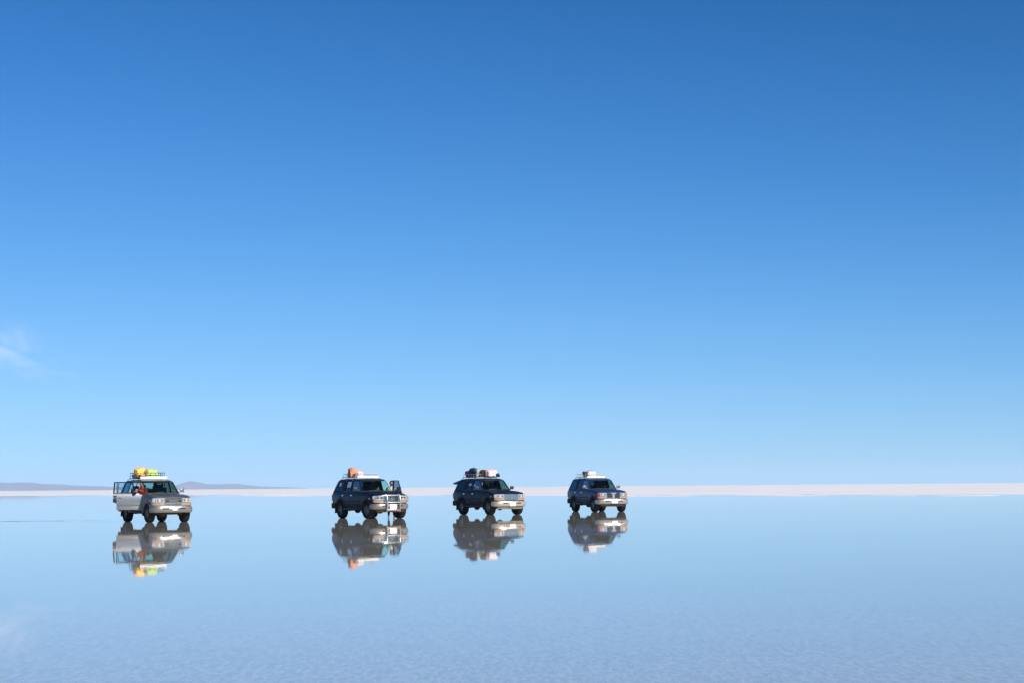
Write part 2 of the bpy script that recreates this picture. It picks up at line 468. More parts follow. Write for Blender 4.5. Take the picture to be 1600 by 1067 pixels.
# ------------------------------------------------------------------ the shape of the off-road car (X forward, Y to its left, Z up)
AX_F, AX_R, TRACK, TYRE_R = 1.42, -1.43, 0.795, 0.392
def lerp_tab(tab, x):
    if x <= tab[0][0]: return tab[0][1:]
    for a, b in zip(tab, tab[1:]):
        if a[0] <= x <= b[0]:
            t = (x - a[0]) / (b[0] - a[0]); return tuple(p + (q - p) * t for p, q in zip(a[1:], b[1:]))
    return tab[-1][1:]
#        x     w     zb    zs    zt
LOW = [(-2.43, .80, .56, 1.20, 1.22), (-2.41, .86, .54, 1.225, 1.24), (-2.30, .905, .52, 1.235, 1.25), (-1.4, .918, .52, 1.235, 1.25), (-.3, .92, .50, 1.235, 1.25),
       (.70, .918, .50, 1.225, 1.255), (1.00, .915, .50, 1.205, 1.25), (1.45, .91, .50, 1.16, 1.23), (1.80, .905, .50, 1.115, 1.195), (1.93, .895, .50, 1.095, 1.175),
       (2.03, .862, .50, 1.075, 1.15), (2.10, .79, .52, 1.06, 1.12), (2.15, .62, .54, 1.05, 1.085), (2.18, .38, .56, 1.02, 1.04)]
def low_ring(x, w, zb, zs, zt):
    h = [(0, zb), (.78 * w, zb), (.955 * w, zb + .03), (.99 * w, .68), (w, .78), (w, .98), (.988 * w, zs - .07), (.965 * w, zs - .012), (.93 * w, zs + .35 * (zt - zs)),
         (.82 * w, zs + .62 * (zt - zs)), (.55 * w, zs + .9 * (zt - zs)), (0, zt)]
    pts = [(x, y, z) for y, z in h] + [(x, -y, z) for y, z in h[-2:0:-1]]
    return pts
#        z     xr     xf    w
CAB = [(1.19, -2.41, .78, .893), (1.27, -2.37, .695, .868), (1.52, -2.23, .49, .802), (1.76, -2.08, .29, .738), (1.80, -2.03, .22, .712), (1.84, -1.92, .10, .64), (1.865, -1.74, -.09, .50), (1.878, -1.45, -.35, .30)]
def cab_ring(z, inset=0.0):
    xr, xf, w = lerp_tab(CAB, z)
    xr += inset; xf -= inset * 1.3; w -= inset
    pts = []
    r = 0.11
    bow = 0.055
    def xfront(y): return xf - bow * (y / w) ** 2
    for k in range(9):                       # front edge, right to left
        y = -(w - r) + (2 * (w - r)) * k / 8
        pts.append((xfront(y), y, z))
    xa = xfront(w - r)
    for k in range(1, 5):
        a = R(90 * k / 5); pts.append((xa - r + r * math.cos(a) - .01 * k / 5, w - r + r * math.sin(a), z))
    for k in range(9): pts.append((xa - r - .01 + (xr + r - (xa - r - .01)) * k / 8, w, z))
    for k in range(1, 5):
        a = R(90 + 90 * k / 5); pts.append((xr + r + r * math.cos(a), w - r + r * math.sin(a), z))
    for k in range(5): pts.append((xr, (w - r) - 2 * (w - r) * k / 4, z))
    for k in range(1, 5):
        a = R(180 + 90 * k / 5); pts.append((xr + r + r * math.cos(a), -(w - r) + r * math.sin(a), z))
    for k in range(9): pts.append((xr + r + (xa - r - .01 - (xr + r)) * k / 8, -w, z))
    for k in range(1, 5):
        a = R(270 + 90 * k / 5); pts.append((xa - r + r * math.cos(a) - .01 * (5 - k) / 5, -(w - r) + r * math.sin(a), z))
    return pts
def side_y(z): return lerp_tab(CAB, z)[2]

def shrink(poly, d):
    n = len(poly); out = []
    area = sum(poly[i][0] * poly[(i + 1) % n][1] - poly[(i + 1) % n][0] * poly[i][1] for i in range(n))
    sg = 1 if area > 0 else -1
    for i in range(n):
        p0, p1, p2 = Vector(poly[i - 1]), Vector(poly[i]), Vector(poly[(i + 1) % n])
        e1, e2 = (p1 - p0).normalized(), (p2 - p1).normalized()
        n1, n2 = Vector((-e1.y, e1.x)) * sg, Vector((-e2.y, e2.x)) * sg
        m_ = (n1 + n2); m_ = m_ / max(0.3, 1 + n1.dot(n2))
        q = p1 + m_ * d
        out.append((q.x, q.y))
    return out

BX = -.38        # B pillar
FD = [(.72, .545), (.72, 1.255), (.245, 1.782), (BX, 1.782), (BX, .545)]
RD = [(BX - .008, .545), (BX - .008, 1.782), (-1.25, 1.782), (-1.29, 1.26), (-1.29, .885), (-1.21, .855), (-1.10, .775), (-1.02, .68), (-.97, .545)]
W_F = [(.60, 1.290), (.20, 1.748), (BX + .045, 1.748), (BX + .045, 1.290)]
W_R = [(BX - .065, 1.295), (BX - .065, 1.735), (-1.185, 1.735), (-1.22, 1.295)]
W_Q = [(-1.37, 1.295), (-1.34, 1.735), (-1.92, 1.735), (-2.12, 1.40), (-2.18, 1.295)]
W_WS = [(-.755, 1.285), (.755, 1.285), (.655, 1.748), (-.655, 1.748)]
W_B = [(-.70, 1.31), (.70, 1.31), (.63, 1.73), (-.63, 1.73)]
HATCH = [(-.80, 1.262), (.80, 1.262), (.715, 1.775), (-.715, 1.775)]

def build_shell():
    low = loft([low_ring(*s) for s in LOW])
    cab = loft([cab_ring(z[0]) for z in CAB])
    shell = boolean(low, [cab], 'UNION')
    cav1 = bm_mesh(prism([(-.93, .60), (-1.20, .92), (-1.20, 1.24), (.70, 1.24), (.70, .60)], 'y', -.865, .865))
    cav2 = bm_mesh(prism([(-2.33, .99), (-2.33, 1.243), (-1.19, 1.243), (-1.19, .99)], 'y', -.855, .855))
    inner = loft([cab_ring(z, .035) for z in (1.20, 1.27, 1.52, 1.76, 1.80, 1.825)])
    shell = boolean(shell, [cav1, cav2, inner], 'DIFFERENCE')
    wins = [bm_mesh(prism(p, 'y', -1.3, 1.3)) for p in (W_F, W_R, W_Q)]
    wins.append(bm_mesh(prism(W_WS, 'x', .10, 1.3)))
    wins.append(bm_mesh(prism(W_B, 'x', -2.6, -1.80)))
    shell = boolean(shell, wins, 'DIFFERENCE')
    arches = []
    for ax in (AX_F, AX_R):
        for s in (-1, 1):
            b = bmesh.new()
            poly = [(ax + .465 * math.cos(R(a)), .40 + .465 * math.sin(R(a))) for a in range(0, 181, 9)] + [(ax - .465, .2), (ax + .465, .2)]
            arches.append(bm_mesh(prism(poly, 'y', s * .50, s * 1.2)))
    shell = boolean(shell, arches, 'DIFFERENCE')
    parts = {}
    cuts = []
    for key, poly in (('fd', FD), ('rd', RD)):
        for s in (-1, 1):
            cuts.append(bm_mesh(prism(poly, 'y', s * .60, s * 1.2)))
            parts[key, s] = boolean(shell.copy(), [bm_mesh(prism(shrink(poly, .005), 'y', s * .602, s * 1.2))], 'INTERSECT')
    cuts.append(bm_mesh(prism(HATCH, 'x', -2.7, -1.82)))
    parts['hatch'] = boolean(shell.copy(), [bm_mesh(prism(shrink(HATCH, .005), 'x', -2.7, -1.821))], 'INTERSECT')
    hood = [(.80, -.74), (.80, .74), (1.95, .735), (2.06, .62), (2.10, .30), (2.10, -.30), (2.06, -.62), (1.95, -.735)]
    cuts.append(bm_mesh(prism(hood, 'z', 1.06, 1.5)))
    parts['hood'] = boolean(shell.copy(), [bm_mesh(prism(shrink(hood, .006), 'z', 1.062, 1.5))], 'INTERSECT')
    body = boolean(shell, cuts, 'DIFFERENCE')
    parts['body'] = body
    return parts
SHELL = build_shell()

def put_mesh(name, me, m, parent, off=(0, 0, 0)):
    me = me.copy()
    me.transform(Matrix.Translation(-Vector(off)))
    for p in me.polygons: p.use_smooth = True
    me.set_sharp_from_angle(angle=R(28))
    o = link(name, me, m, parent)
    return o

# the curved front: sweep slabs along the plan line of the nose
FRONT = [(0, 2.195), (.30, 2.187), (.55, 2.165), (.74, 2.115), (.84, 2.05), (.895, 1.96), (.912, 1.84), (.916, 1.70)]
def _arc(tab):
    s = 0; out_ = [(0.0, tab[0][1], tab[0][0])]
    for (y0, x0), (y1, x1) in zip(tab, tab[1:]):
        s += math.hypot(y1 - y0, x1 - x0); out_.append((s, x1, y1))
    return out_
ARC_F = _arc(FRONT)
BUMP = [(0, 2.30), (.35, 2.29), (.60, 2.255), (.78, 2.19), (.88, 2.09), (.93, 1.97), (.945, 1.84)]
ARC_B = _arc(BUMP)
RBUMP = [(0, 2.56), (.5, 2.55), (.78, 2.52), (.88, 2.45), (.925, 2.33), (.94, 2.15), (.94, 1.96)]
ARC_R = _arc(RBUMP)
def at_arc(arc, s, off=0.0):
    sg = 1 if s >= 0 else -1
    a = abs(s)
    x, y = lerp_tab(arc, a)
    x0, y0 = lerp_tab(arc, max(0, a - .04)); x1, y1 = lerp_tab(arc, a + .04)
    d = Vector((x1 - x0, y1 - y0)); d.normalize()
    if a < 1e-6: d = Vector((0, 1))
    nrm_ = Vector((d.y, -d.x))
    return Vector((x + nrm_.x * off, sg * (y + nrm_.y * off)))
def slab(bm, arc, s0, s1, prof, n=None, flip=False):
    """prof: closed outline of (offset outward, z)"""
    n = n or max(2, int(abs(s1 - s0) / .06) + 1)
    rings = []
    for k in range(n + 1):
        s = s0 + (s1 - s0) * k / n
        ring = []
        for off, z in prof:
            p = at_arc(arc, s, off)
            ring.append(bm.verts.new((-p.x if flip else p.x, p.y, z)))
        rings.append(ring)
    m_ = len(prof)
    for A, B in zip(rings, rings[1:]):
        for k in range(m_): bm.faces.new((A[k], A[(k + 1) % m_], B[(k + 1) % m_], B[k]))
    bm.faces.new(rings[0][::-1]); bm.faces.new(rings[-1])
def flat(z0, z1, o0, o1): return [(o0, z0), (o1, z0 + .004), (o1, z1 - .004), (o0, z1)]

def pane(poly, s, name, m, parent, off=(0, 0, 0), inset=.016):
    bm = bmesh.new()
    A = [bm.verts.new((x - off[0], s * (side_y(z) - inset) - off[1], z - off[2])) for x, z in poly]
    B = [bm.verts.new((x - off[0], s * (side_y(z) - inset - .005) - off[1], z - off[2])) for x, z in poly]
    bm.faces.new(A); bm.faces.new(B[::-1])
    for i in range(len(poly)):
        j = (i + 1) % len(poly); bm.faces.new((A[i], B[i], B[j], A[j]))
    return obj(name, bm, m, parent, smooth=0)

def end_pane(name, m, parent, front=True, off=(0, 0, 0)):
    bm = bmesh.new()
    poly = W_WS if front else W_B
    z0, z1 = poly[0][1] - .012, poly[2][1] + .012
    y0, y1 = poly[1][0] + .012, poly[2][0] + .012
    nz, ny = 4, 8
    def P(i, j, d):
        z = z0 + (z1 - z0) * j / nz; hw = y0 + (y1 - y0) * j / nz
        y = -hw + 2 * hw * i / ny
        xr, xf, w = lerp_tab(CAB, z)
        x = (xf - .055 * (y / w) ** 2 - .016 - d) if front else (xr + .016 + d)
        return (x - off[0], y - off[1], z - off[2])
    G = [[[bm.verts.new(P(i, j, d)) for i in range(ny + 1)] for j in range(nz + 1)] for d in (0, .005)]
    for d in (0, 1):
        for j in range(nz):
            for i in range(ny):
                bm.faces.new((G[d][j][i], G[d][j][i + 1], G[d][j + 1][i + 1], G[d][j + 1][i]))
    return obj(name, bm, m, parent, smooth=180)

# ---- meshes shared by all four cars
def wheel_meshes():
    bm = bmesh.new()
    prof = [(.215, -.105), (.235, -.135), (.29, -.148), (.345, -.142), (.376, -.122), (.388, -.085), (.388, -.03), (.380, -.028), (.380, -.012), (.388, -.010),
            (.388, .010), (.380, .012), (.380, .028), (.388, .03), (.388, .085), (.376, .122), (.345, .142), (.29, .148), (.235, .135), (.215, .105)]
    rings = lathe(bm, prof, 60, (0, 0, 0))
    for k, ring in enumerate(rings):      # shoulder lugs
        dr = .992 if (k // 2) % 2 else 1.006
        for i in (4, 5, 14, 15):
            v = ring[i]; v.co.x *= dr; v.co.z *= dr
    tyre = bm_mesh(bm, 'tyre')
    bm = bmesh.new()
    lathe(bm, [(.222, .112), (.210, .122), (.198, .115), (.192, .06), (.19, -.10), (.222, -.112)], 36, (0, 0, 0))
    lathe(bm, [(.19, .045), (.07, .062), (.066, .085), (.03, .092), (.0005, .093)], 36, (0, 0, 0))
    for k in range(6):
        a = 2 * math.pi * k / 6
        rot = Matrix.Rotation(-a, 3, 'Y')
        box(bm, rot @ Vector((.128, .078, 0)), (.135, .045, .062), rot, bevel=.010)
    for k in range(6):
        a = 2 * math.pi * (k + .5) / 6
        lathe(bm, [(.011, .055), (.011, .085), (.0005, .087)], 8, (.055 * math.cos(a), 0, .055 * math.sin(a)))
    rim = bm_mesh(bm, 'rim')
    for me in (tyre, rim):
        for p in me.polygons: p.use_smooth = True
        me.set_sharp_from_angle(angle=R(35))
    bm = bmesh.new()
    lathe(bm, [(.185, .0), (.185, .02), (.0005, .02)], 24, (0, 0, 0))
    return tyre, rim, bm_mesh(bm, 'brake')
TYRE, RIM, BRAKE = wheel_meshes()

def flare_bm(ax, s, a0=3, a1=177):
    bm = bmesh.new()
    sec = [(.462, .84), (.460, .945), (.485, .955), (.53, .942), (.56, .915), (.562, .84)]
    rings = []
    n = 26
    for k in range(n + 1):
        a = R(a0 + (a1 - a0) * k / n)
        rings.append([bm.verts.new((ax + r * math.cos(a), s * y, .40 + r * math.sin(a))) for r, y in sec])
    for A, B in zip(rings, rings[1:]):
        for i in range(len(sec)): bm.faces.new((A[i], A[(i + 1) % len(sec)], B[(i + 1) % len(sec)], B[i]))
    bm.faces.new(rings[0][::-1]); bm.faces.new(rings[-1])
    return bm

def seat_bm(wid):
    bm = bmesh.new()
    rot = Matrix.Rotation(R(-14), 3, 'Y')
    box(bm, (0, 0, 0), (.52, wid, .16), bevel=.05)
    box(bm, (-.30, 0, .34), (.14, wid, .62), rot, bevel=.05)
    return bm

def text_mesh(txt, size, extrude):
    cu = bpy.data.curves.new('lettering', 'FONT'); cu.body = txt; cu.size = size; cu.extrude = extrude
    cu.align_x = 'CENTER'; cu.align_y = 'CENTER'; cu.offset = size * .018; cu.space_character = 1.15
    o = bpy.data.objects.new('lettering', cu); C.objects.link(o)
    dg = bpy.context.evaluated_depsgraph_get()
    me = bpy.data.meshes.new_from_object(o.evaluated_get(dg))
    bpy.data.objects.remove(o)
    me.transform(Matrix(((0, 0, 1, 0), (1, 0, 0, 0), (0, 1, 0, 0), (0, 0, 0, 1))))   # reads along Y, faces +X
    return me

def emblem_bm(x, z, w=.15, h=.10):
    bm = bmesh.new()
    def ell(cy, cz, a, b_, r, seg=28):
        pts = [(x, cy + a * math.cos(2 * math.pi * k / seg), cz + b_ * math.sin(2 * math.pi * k / seg)) for k in range(seg + 1)]
        tube(bm, pts, r, 6, cap=False)
    ell(0, z, w / 2, h / 2, .008); ell(0, z, w / 6.2, h / 2.1, .006); ell(0, z + h * .24, w / 3.1, h / 4.6, .006)
    return bm
# ------------------------------------------------------------------ one off-road car with all its parts
def make_car(loc, rz, label, cfg):
    car = empty('parked_car', (loc[0], loc[1], WATER_Z), rz)
    tag(car, label, 'car', 'off-road cars parked in a row on the flooded salt flat')
    paint, clad = M[cfg['paint']], M[cfg['clad']]
    bumpm, rackm, lampf = M[cfg['bumper']], M[cfg['rack']], M[cfg['face']]
    handle_m = M[cfg.get('handle', 'chrome')]
    put_mesh('body', SHELL['body'], paint, car)
    put_mesh('hood', SHELL['hood'], paint, car)

    # doors with window, handle, trim and, in front, the mirror
    for key in ('fd', 'rd'):
        for s in (-1, 1):
            hx = FD[0][0] - .01 if key == 'fd' else BX - .02
            off = (hx, s * .90, 0)
            d = put_mesh('door', SHELL[key, s], paint, car, off)
            d.location = off
            ang = cfg['open'].get((key, s), 0)
            d.rotation_euler = (0, 0, R(-s * ang))
            gl = M['glass_clear'] if (ang or key == 'fd' or cfg.get('clear_sides')) else M['glass_side']
            w = W_F if key == 'fd' else W_R
            pane(shrink(w, -.012), s, 'window', gl, d, off)
            bm = bmesh.new()                                    # rub strip
            x0, x1 = (.69, BX + .03) if key == 'fd' else (BX - .03, -1.07)
            box(bm, ((x0 + x1) / 2 - off[0], s * .927 - off[1], .80), (x0 - x1, .018, .055), bevel=.006)
            obj('rub_strip', bm, clad, d)
            bm = bmesh.new()                                    # lower cladding
            xa, xb = (.705, BX + .012) if key == 'fd' else (BX - .018, -.985)
            box(bm, ((xa + xb) / 2 - off[0], s * .916 - off[1], .625), (xa - xb, .020, .15), bevel=.006)
            obj('cladding', bm, clad, d)
            bm = bmesh.new()
            xh = BX + .17 if key == 'fd' else -1.15
            box(bm, (xh - off[0], s * .934 - off[1], 1.085), (.13, .026, .030), bevel=.008)
            box(bm, (xh - off[0] - .01, s * .924 - off[1], 1.085), (.16, .010, .055), bevel=.004)
            obj('handle', bm, handle_m, d)
            bm = bmesh.new()                                    # weather strip along the window foot
            ws, wz = (w[0][0] + .04), 1.28
            box(bm, ((w[0][0] + w[-1][0]) / 2 - off[0], s * (side_y(wz) + .004) - off[1], wz), (abs(w[0][0] - w[-1][0]) + .06, .016, .028))
            obj('weather_strip', bm, M['black'], d, smooth=0)
            if key == 'rd':
                bm = bmesh.new()
                tube(bm, [(-1.07 - off[0], s * (side_y(1.29) + .002) - off[1], 1.285), (-1.03 - off[0], s * (side_y(1.745) + .002) - off[1], 1.745)], .016, 6)
                obj('window_divider', bm, M['black'], d)
            if key == 'fd':
                bm = bmesh.new()
                box(bm, (.47 - off[0], s * 1.035 - off[1], 1.385), (.10, .20, .165), Matrix.Rotation(R(s * 8), 3, 'Z'), bevel=.035)
                tube(bm, [(.51 - off[0], s * .86 - off[1], 1.30), (.49 - off[0], s * .97 - off[1], 1.34)], .022, 8)
                obj('mirror', bm, M[cfg['mirror']], d)
            if key == 'rd' and cfg.get('edge_trim'):
                bm = bmesh.new(); box(bm, (-1.185 - off[0], s * .931 - off[1], .955), (.21, .014, .165), bevel=.004); obj('edge_trim', bm, M['black'], d)
    # fixed side glass, screens
    for s in (-1, 1):
        pane(shrink(W_Q, -.012), s, 'side_window', M['glass_side'] if not cfg.get('clear_sides') else M['glass_clear'], car)
    end_pane('windscreen', M['glass_front'], car, True)
    for (x0, x1, z0, z1) in cfg.get('papers', []):               # white sheets added on the side glass for bright sky seen through it
        bm = bmesh.new()
        P = [(x0, z0), (x1, z0), (x1 + .02, z1), (x0 + .02, z1)]
        A = [bm.verts.new((x, -(side_y(z) - .012), z)) for x, z in P]; B = [bm.verts.new((x, -(side_y(z) - .0135), z)) for x, z in P]
        bm.faces.new(A); bm.faces.new(B[::-1])
        for i in range(4): bm.faces.new((A[i], B[i], B[(i + 1) % 4], A[(i + 1) % 4]))
        obj('window_sky_patch', bm, M['paper'], car, smooth=0)
    # rear hatch
    hoff = (-2.05, 0, 1.775)
    h = put_mesh('hatch', SHELL['hatch'], paint, car, hoff); h.location = hoff
    h.rotation_euler = (0, R(cfg.get('hatch', 0)), 0)
    end_pane('window', M['glass_clear'] if cfg.get('clear_sides') else M['glass_side'], h, False, hoff)
    if cfg.get('hatch'):
        bm = bmesh.new(); rt = Matrix.Rotation(R(33), 3, 'Y')
        for s in (-1, 1): box(bm, rt @ Vector((.055, s * .70, -.28)), (.06, .10, .50), rt, bevel=.012)
        box(bm, rt @ Vector((.055, 0, -.50)), (.07, 1.40, .11), rt, bevel=.015)
        obj('lining', bm, M['black'], h)
    # seals round the windscreen, wipers
    bm = bmesh.new()
    pts = []
    for (y, z) in [(-.765, 1.275), (-.4, 1.272), (0, 1.27), (.4, 1.272), (.765, 1.275), (.665, 1.757), (.3, 1.762), (-.3, 1.762), (-.665, 1.757), (-.765, 1.275)]:
        xr, xf, w = lerp_tab(CAB, z); pts.append((xf - .055 * (y / w) ** 2 + .003, y, z))
    tube(bm, pts, .011, 6)
    obj('windscreen_seal', bm, M['black'], car)
    for y0 in (-.42, .18):
        bm = bmesh.new()
        def ws(y, z, d=.018):
            xr, xf, w = lerp_tab(CAB, z); return (xf - .055 * (y / w) ** 2 + d, y, z)
        tube(bm, [ws(y0, 1.262), ws(y0 + .20, 1.30, .03)], .008, 6)
        tube(bm, [ws(y0 - .05, 1.292), ws(y0 + .22, 1.302, .018), ws(y0 + .48, 1.318)], .007, 6)
        obj('wiper', bm, M['black'], car)

    # nose: silvered panel, lamps, grille
    bm = bmesh.new(); slab(bm, ARC_F, -.85, .85, flat(.735, 1.065, -.05, .012)); obj('nose_panel', bm, lampf, car)
    for s in (-1, 1):
        bm = bmesh.new(); a, b = sorted((s * .43, s * .755)); slab(bm, ARC_F, a, b, flat(.875, 1.045, 0, .030))
        hl = obj('headlight', bm, M['clear'], car)
        bm = bmesh.new()
        tube(bm, [(*at_arc(ARC_F, q, .032), z) for q, z in ((a, .87), ((a + b) / 2, .87), (b, .87), (b, 1.05), ((a + b) / 2, 1.05), (a, 1.05), (a, .87))], .009, 6)
        obj('bezel', bm, M['chrome'], hl)
        for q in (s * .51, s * .67):
            c_ = at_arc(ARC_F, q, .031); bm = bmesh.new(); lathe(bm, [(.062, 0), (.058, .006), (.020, .003), (.0005, .010)], 18, (c_.x, c_.y, .96), axis='x'); obj('reflector', bm, M['alloy'], hl)
        a, b = sorted((s * .79, s * .93)); bm = bmesh.new(); slab(bm, ARC_F, a, b, flat(.87, 1.05, 0, .026)); obj('corner_light', bm, M[cfg.get('corner', 'clear')], car)
        a, b = sorted((s * cfg.get('amber0', .48), s * .92)); bm = bmesh.new(); slab(bm, ARC_F, a, b, flat(.755, .85, 0, .026)); obj('turn_signal', bm, M['amber'], car)
        bm = bmesh.new(); a, b = sorted((s * 1.02, s * 1.12))
        box(bm, (1.72, s * .925, .93), (.11, .02, .05), bevel=.008); obj('side_marker', bm, M['amber'], car)
    st = cfg['grille']
    bm = bmesh.new(); slab(bm, ARC_F, -.37, .37, flat(.775, 1.05, 0, .016)); obj('grille_recess', bm, M['black'] if st != 'chrome' else M['cladding_grey'], car)
    bm = bmesh.new()
    gm = {'letters': lampf, 'mesh': M['chrome'], 'chrome': M['chrome'], 'dark': M['cladding_dark']}[st]
    if st == 'letters':
        for z0, z1 in ((.975, .995), (.82, .865)):
            slab(bm, ARC_F, -.36, .36, flat(z0, z1, .010, .024))
    else:
        nb = {'mesh': 5, 'chrome': 9, 'dark': 4}[st]
        for k in range(nb):
            z = .80 + .225 * k / (nb - 1); slab(bm, ARC_F, -.36, .36, flat(z - .007, z + .007, .014, .024))
        for k in range({'mesh': 7, 'chrome': 21, 'dark': 3}[st]):
            q = -.345 + .69 * k / ({'mesh': 7, 'chrome': 21, 'dark': 3}[st] - 1); slab(bm, ARC_F, q - .006, q + .006, flat(.79, 1.04, .012, .021), n=2)
    obj('grille', bm, gm, car)
    bm = bmesh.new()
    tube(bm, [(*at_arc(ARC_F, q, .022), z) for q, z in ((-.38, .772), (-.2, .768), (0, .768), (.2, .768), (.38, .772), (.385, 1.05), (.2, 1.06), (0, 1.062), (-.2, 1.06), (-.385, 1.05), (-.38, .772))], .014, 6)
    obj('grille_frame', bm, M['chrome'] if st != 'letters' else lampf, car)
    if st == 'letters':
        me = text_mesh('TOYOTA', .095, .006); me.transform(Matrix.Translation((2.225, 0, .925)))
        link('lettering', me, M['bright'], car)
    else:
        w_, h_, zc = cfg.get('emblem', (.16, .11, .92))
        obj('emblem', emblem_bm(2.232, zc, w_, h_), M['bright'], car)
        if cfg.get('emblem_wings'):  # bright block modelled in the shape of the sun's glint on the grille
            bm = prism([(-.17, 1.055), (.17, 1.055), (.085, .98), (.06, .90), (.06, .782), (-.06, .782), (-.06, .90), (-.085, .98)], 'x', 2.205, 2.226)
            obj('centre_glint', bm, M['bright'], car)
    if cfg.get('hood_ornament'):
        bm = bmesh.new(); lathe(bm, [(.012, 0), (.022, .02), (.018, .045), (.0005, .055)], 12, (2.02, 0, 1.145), axis='z'); obj('hood_ornament', bm, M['chrome'], car)

    # bumpers
    prof = [(-.16, .45), (-.06, .425), (.0, .455), (.035, .53), (.035, .60), (.008, .69), (-.14, .70)]
    bm = bmesh.new(); slab(bm, ARC_B, -1.30, 1.30, prof, n=44); fb = obj('front_bumper', bm, bumpm, car)
    for s in (-1, 1):
        a, b = sorted((s * .23, s * .52)); bm = bmesh.new(); slab(bm, ARC_B, a, b, flat(.575, .635, .02, .050)); obj('bumper_slot', bm, M['black'], fb)
    if cfg.get('valance') != 'none':
        bm = bmesh.new(); slab(bm, ARC_B, -.80, .80, [(-.24, .31), (-.14, .305), (-.06, .40), (-.18, .412)]); obj('front_valance', bm, M[cfg.get('valance', 'under')], car)
    pw, ph, pz, py = cfg.get('plate', (.36, .16, .555, 0))
    bm = bmesh.new(); box(bm, (2.36, py, pz), (.012, pw, ph), bevel=.004); obj('number_plate', bm, M['white'], car)
    bm = bmesh.new(); slab(bm, ARC_R, -1.42, 1.42, [(-.12, .47), (0, .46), (.02, .52), (.02, .68), (0, .72), (-.12, .725)], n=40, flip=True); obj('rear_bumper', bm, M[cfg.get('rear', 'cladding_dark')], car)
    for s in (-1, 1):
        bm = bmesh.new(); box(bm, (-2.425, s * .80, .98), (.05, .17, .30), bevel=.012); obj('tail_light', bm, M['red_lens'], car)

    # arches, sills, flaps
    for ax in (AX_F, AX_R):
        for s in (-1, 1): obj('fender_flare', flare_bm(ax, s), clad, car)
    for s in (-1, 1):
        bm = bmesh.new(); box(bm, (-.02, s * .88, .455), (1.86, .17, .045), bevel=.012)
        for x in (-.7, 0, .7): box(bm, (x, s * .72, .44), (.05, .22, .04))
        obj('side_step', bm, M['black'], car)
        bm = bmesh.new(); box(bm, (AX_R - .55, s * .80, .42), (.022, .27, .36), Matrix.Rotation(R(6), 3, 'Y')); obj('mud_flap', bm, M['black'], car)
        bm = bmesh.new(); box(bm, (AX_F - .52, s * .80, .40), (.022, .25, .24), Matrix.Rotation(R(8), 3, 'Y')); obj('mud_flap', bm, M['black'], car)

    # running gear
    bm = bmesh.new()
    for s in (-1, 1):
        tube(bm, [(2.18, s * .50, .52), (1.6, s * .48, .50), (.8, s * .46, .46), (-1.0, s * .46, .48), (-1.5, s * .46, .58), (-2.45, s * .46, .56)], .055, 6)
    for x in (2.1, .9, .1, -.9, -2.3): box(bm, (x, 0, .50), (.10, .95, .09))
    box(bm, (-.2, -.02, .47), (1.2, .42, .16), bevel=.04)
    box(bm, (-1.95, .05, .52), (.60, .75, .20), bevel=.05)
    box(bm, (1.25, 0, .55), (.9, .5, .26), bevel=.06)
    obj('chassis', bm, M['under'], car)
    for ax, dy in ((AX_F, -.22), (AX_R, 0)):
        bm = bmesh.new()
        tube(bm, [(ax, -.70, .395), (ax, .70, .395)], .045, 10)
        lathe(bm, [(.0005, -.13), (.10, -.11), (.155, -.02), (.15, .06), (.09, .13), (.0005, .15)], 16, (ax, dy, .385), axis='x')
        for s in (-1, 1):
            lathe(bm, [(.065, 0), (.065, .03), (.06, .06), (.068, .09), (.06, .12), (.068, .15), (.06, .18), (.066, .22)], 12, (ax + .06, s * .43, .40), axis='z')
            tube(bm, [(ax + .02, s * .45, .36), (ax - .75 * (1 if ax > 0 else -1), s * .43, .44)], .028, 6)
            tube(bm, [(ax - .08, s * .50, .34), (ax - .14, s * .55, .80)], .028, 8)
        obj('axle', bm, M['under'], car)
    bm = bmesh.new(); tube(bm, [(1.70, -.72, .34), (1.72, .62, .36)], .018, 8); tube(bm, [(1.60, -.60, .31), (1.88, -.52, .36), (1.9, .5, .37)], .015, 8); obj('steering_rod', bm, M['under'], car)
    bm = bmesh.new(); tube(bm, [(.9, .32, .40), (-.9, .34, .38), (-1.6, .40, .50), (-2.3, .62, .42), (-2.56, .64, .40)], .028, 8); lathe(bm, [(.03, -.28), (.085, -.22), (.085, .22), (.03, .28)], 14, (-.35, .33, .39), axis='x'); obj('exhaust', bm, M['under'], car)
    for ax in (AX_F, AX_R):
        for s in (-1, 1):
            w = empty('wheel', (ax, s * TRACK, .386), 0, car)
            w.rotation_euler = (0, R(random.uniform(0, 60)), (math.pi if s < 0 else 0) + (R(cfg.get('steer', 0)) if ax > 0 else 0))
            link('tyre', TYRE.copy(), M['rubber'], w); link('rim', RIM.copy(), M['alloy'], w); link('brake_disc', BRAKE.copy(), M['under'], w)

    # inside
    bm = bmesh.new(); box(bm, (-.14, 0, .615), (1.5, 1.68, .04)); obj('cabin_floor', bm, M['interior'], car)
    bm = bmesh.new(); box(bm, (.56, 0, 1.02), (.30, 1.66, .36), bevel=.06); box(bm, (.48, .38, 1.20), (.18, .36, .12), bevel=.04); box(bm, (.33, 0, .75), (.6, .26, .28), bevel=.04); obj('dashboard', bm, M[cfg.get('dash', 'interior')], car)
    bm = bmesh.new()
    ring = [(.27 + .045 * math.sin(2 * math.pi * k / 24), .40 + .19 * math.cos(2 * math.pi * k / 24), 1.20 + .185 * math.sin(2 * math.pi * k / 24)) for k in range(25)]
    tube(bm, ring, .014, 6, cap=False); tube(bm, [(.50, .40, 1.10), (.27, .40, 1.20)], .022, 6); tube(bm, [ring[0], (.27, .40, 1.20), ring[12]], .012, 6)
    obj('steering_wheel', bm, M['black'], car)
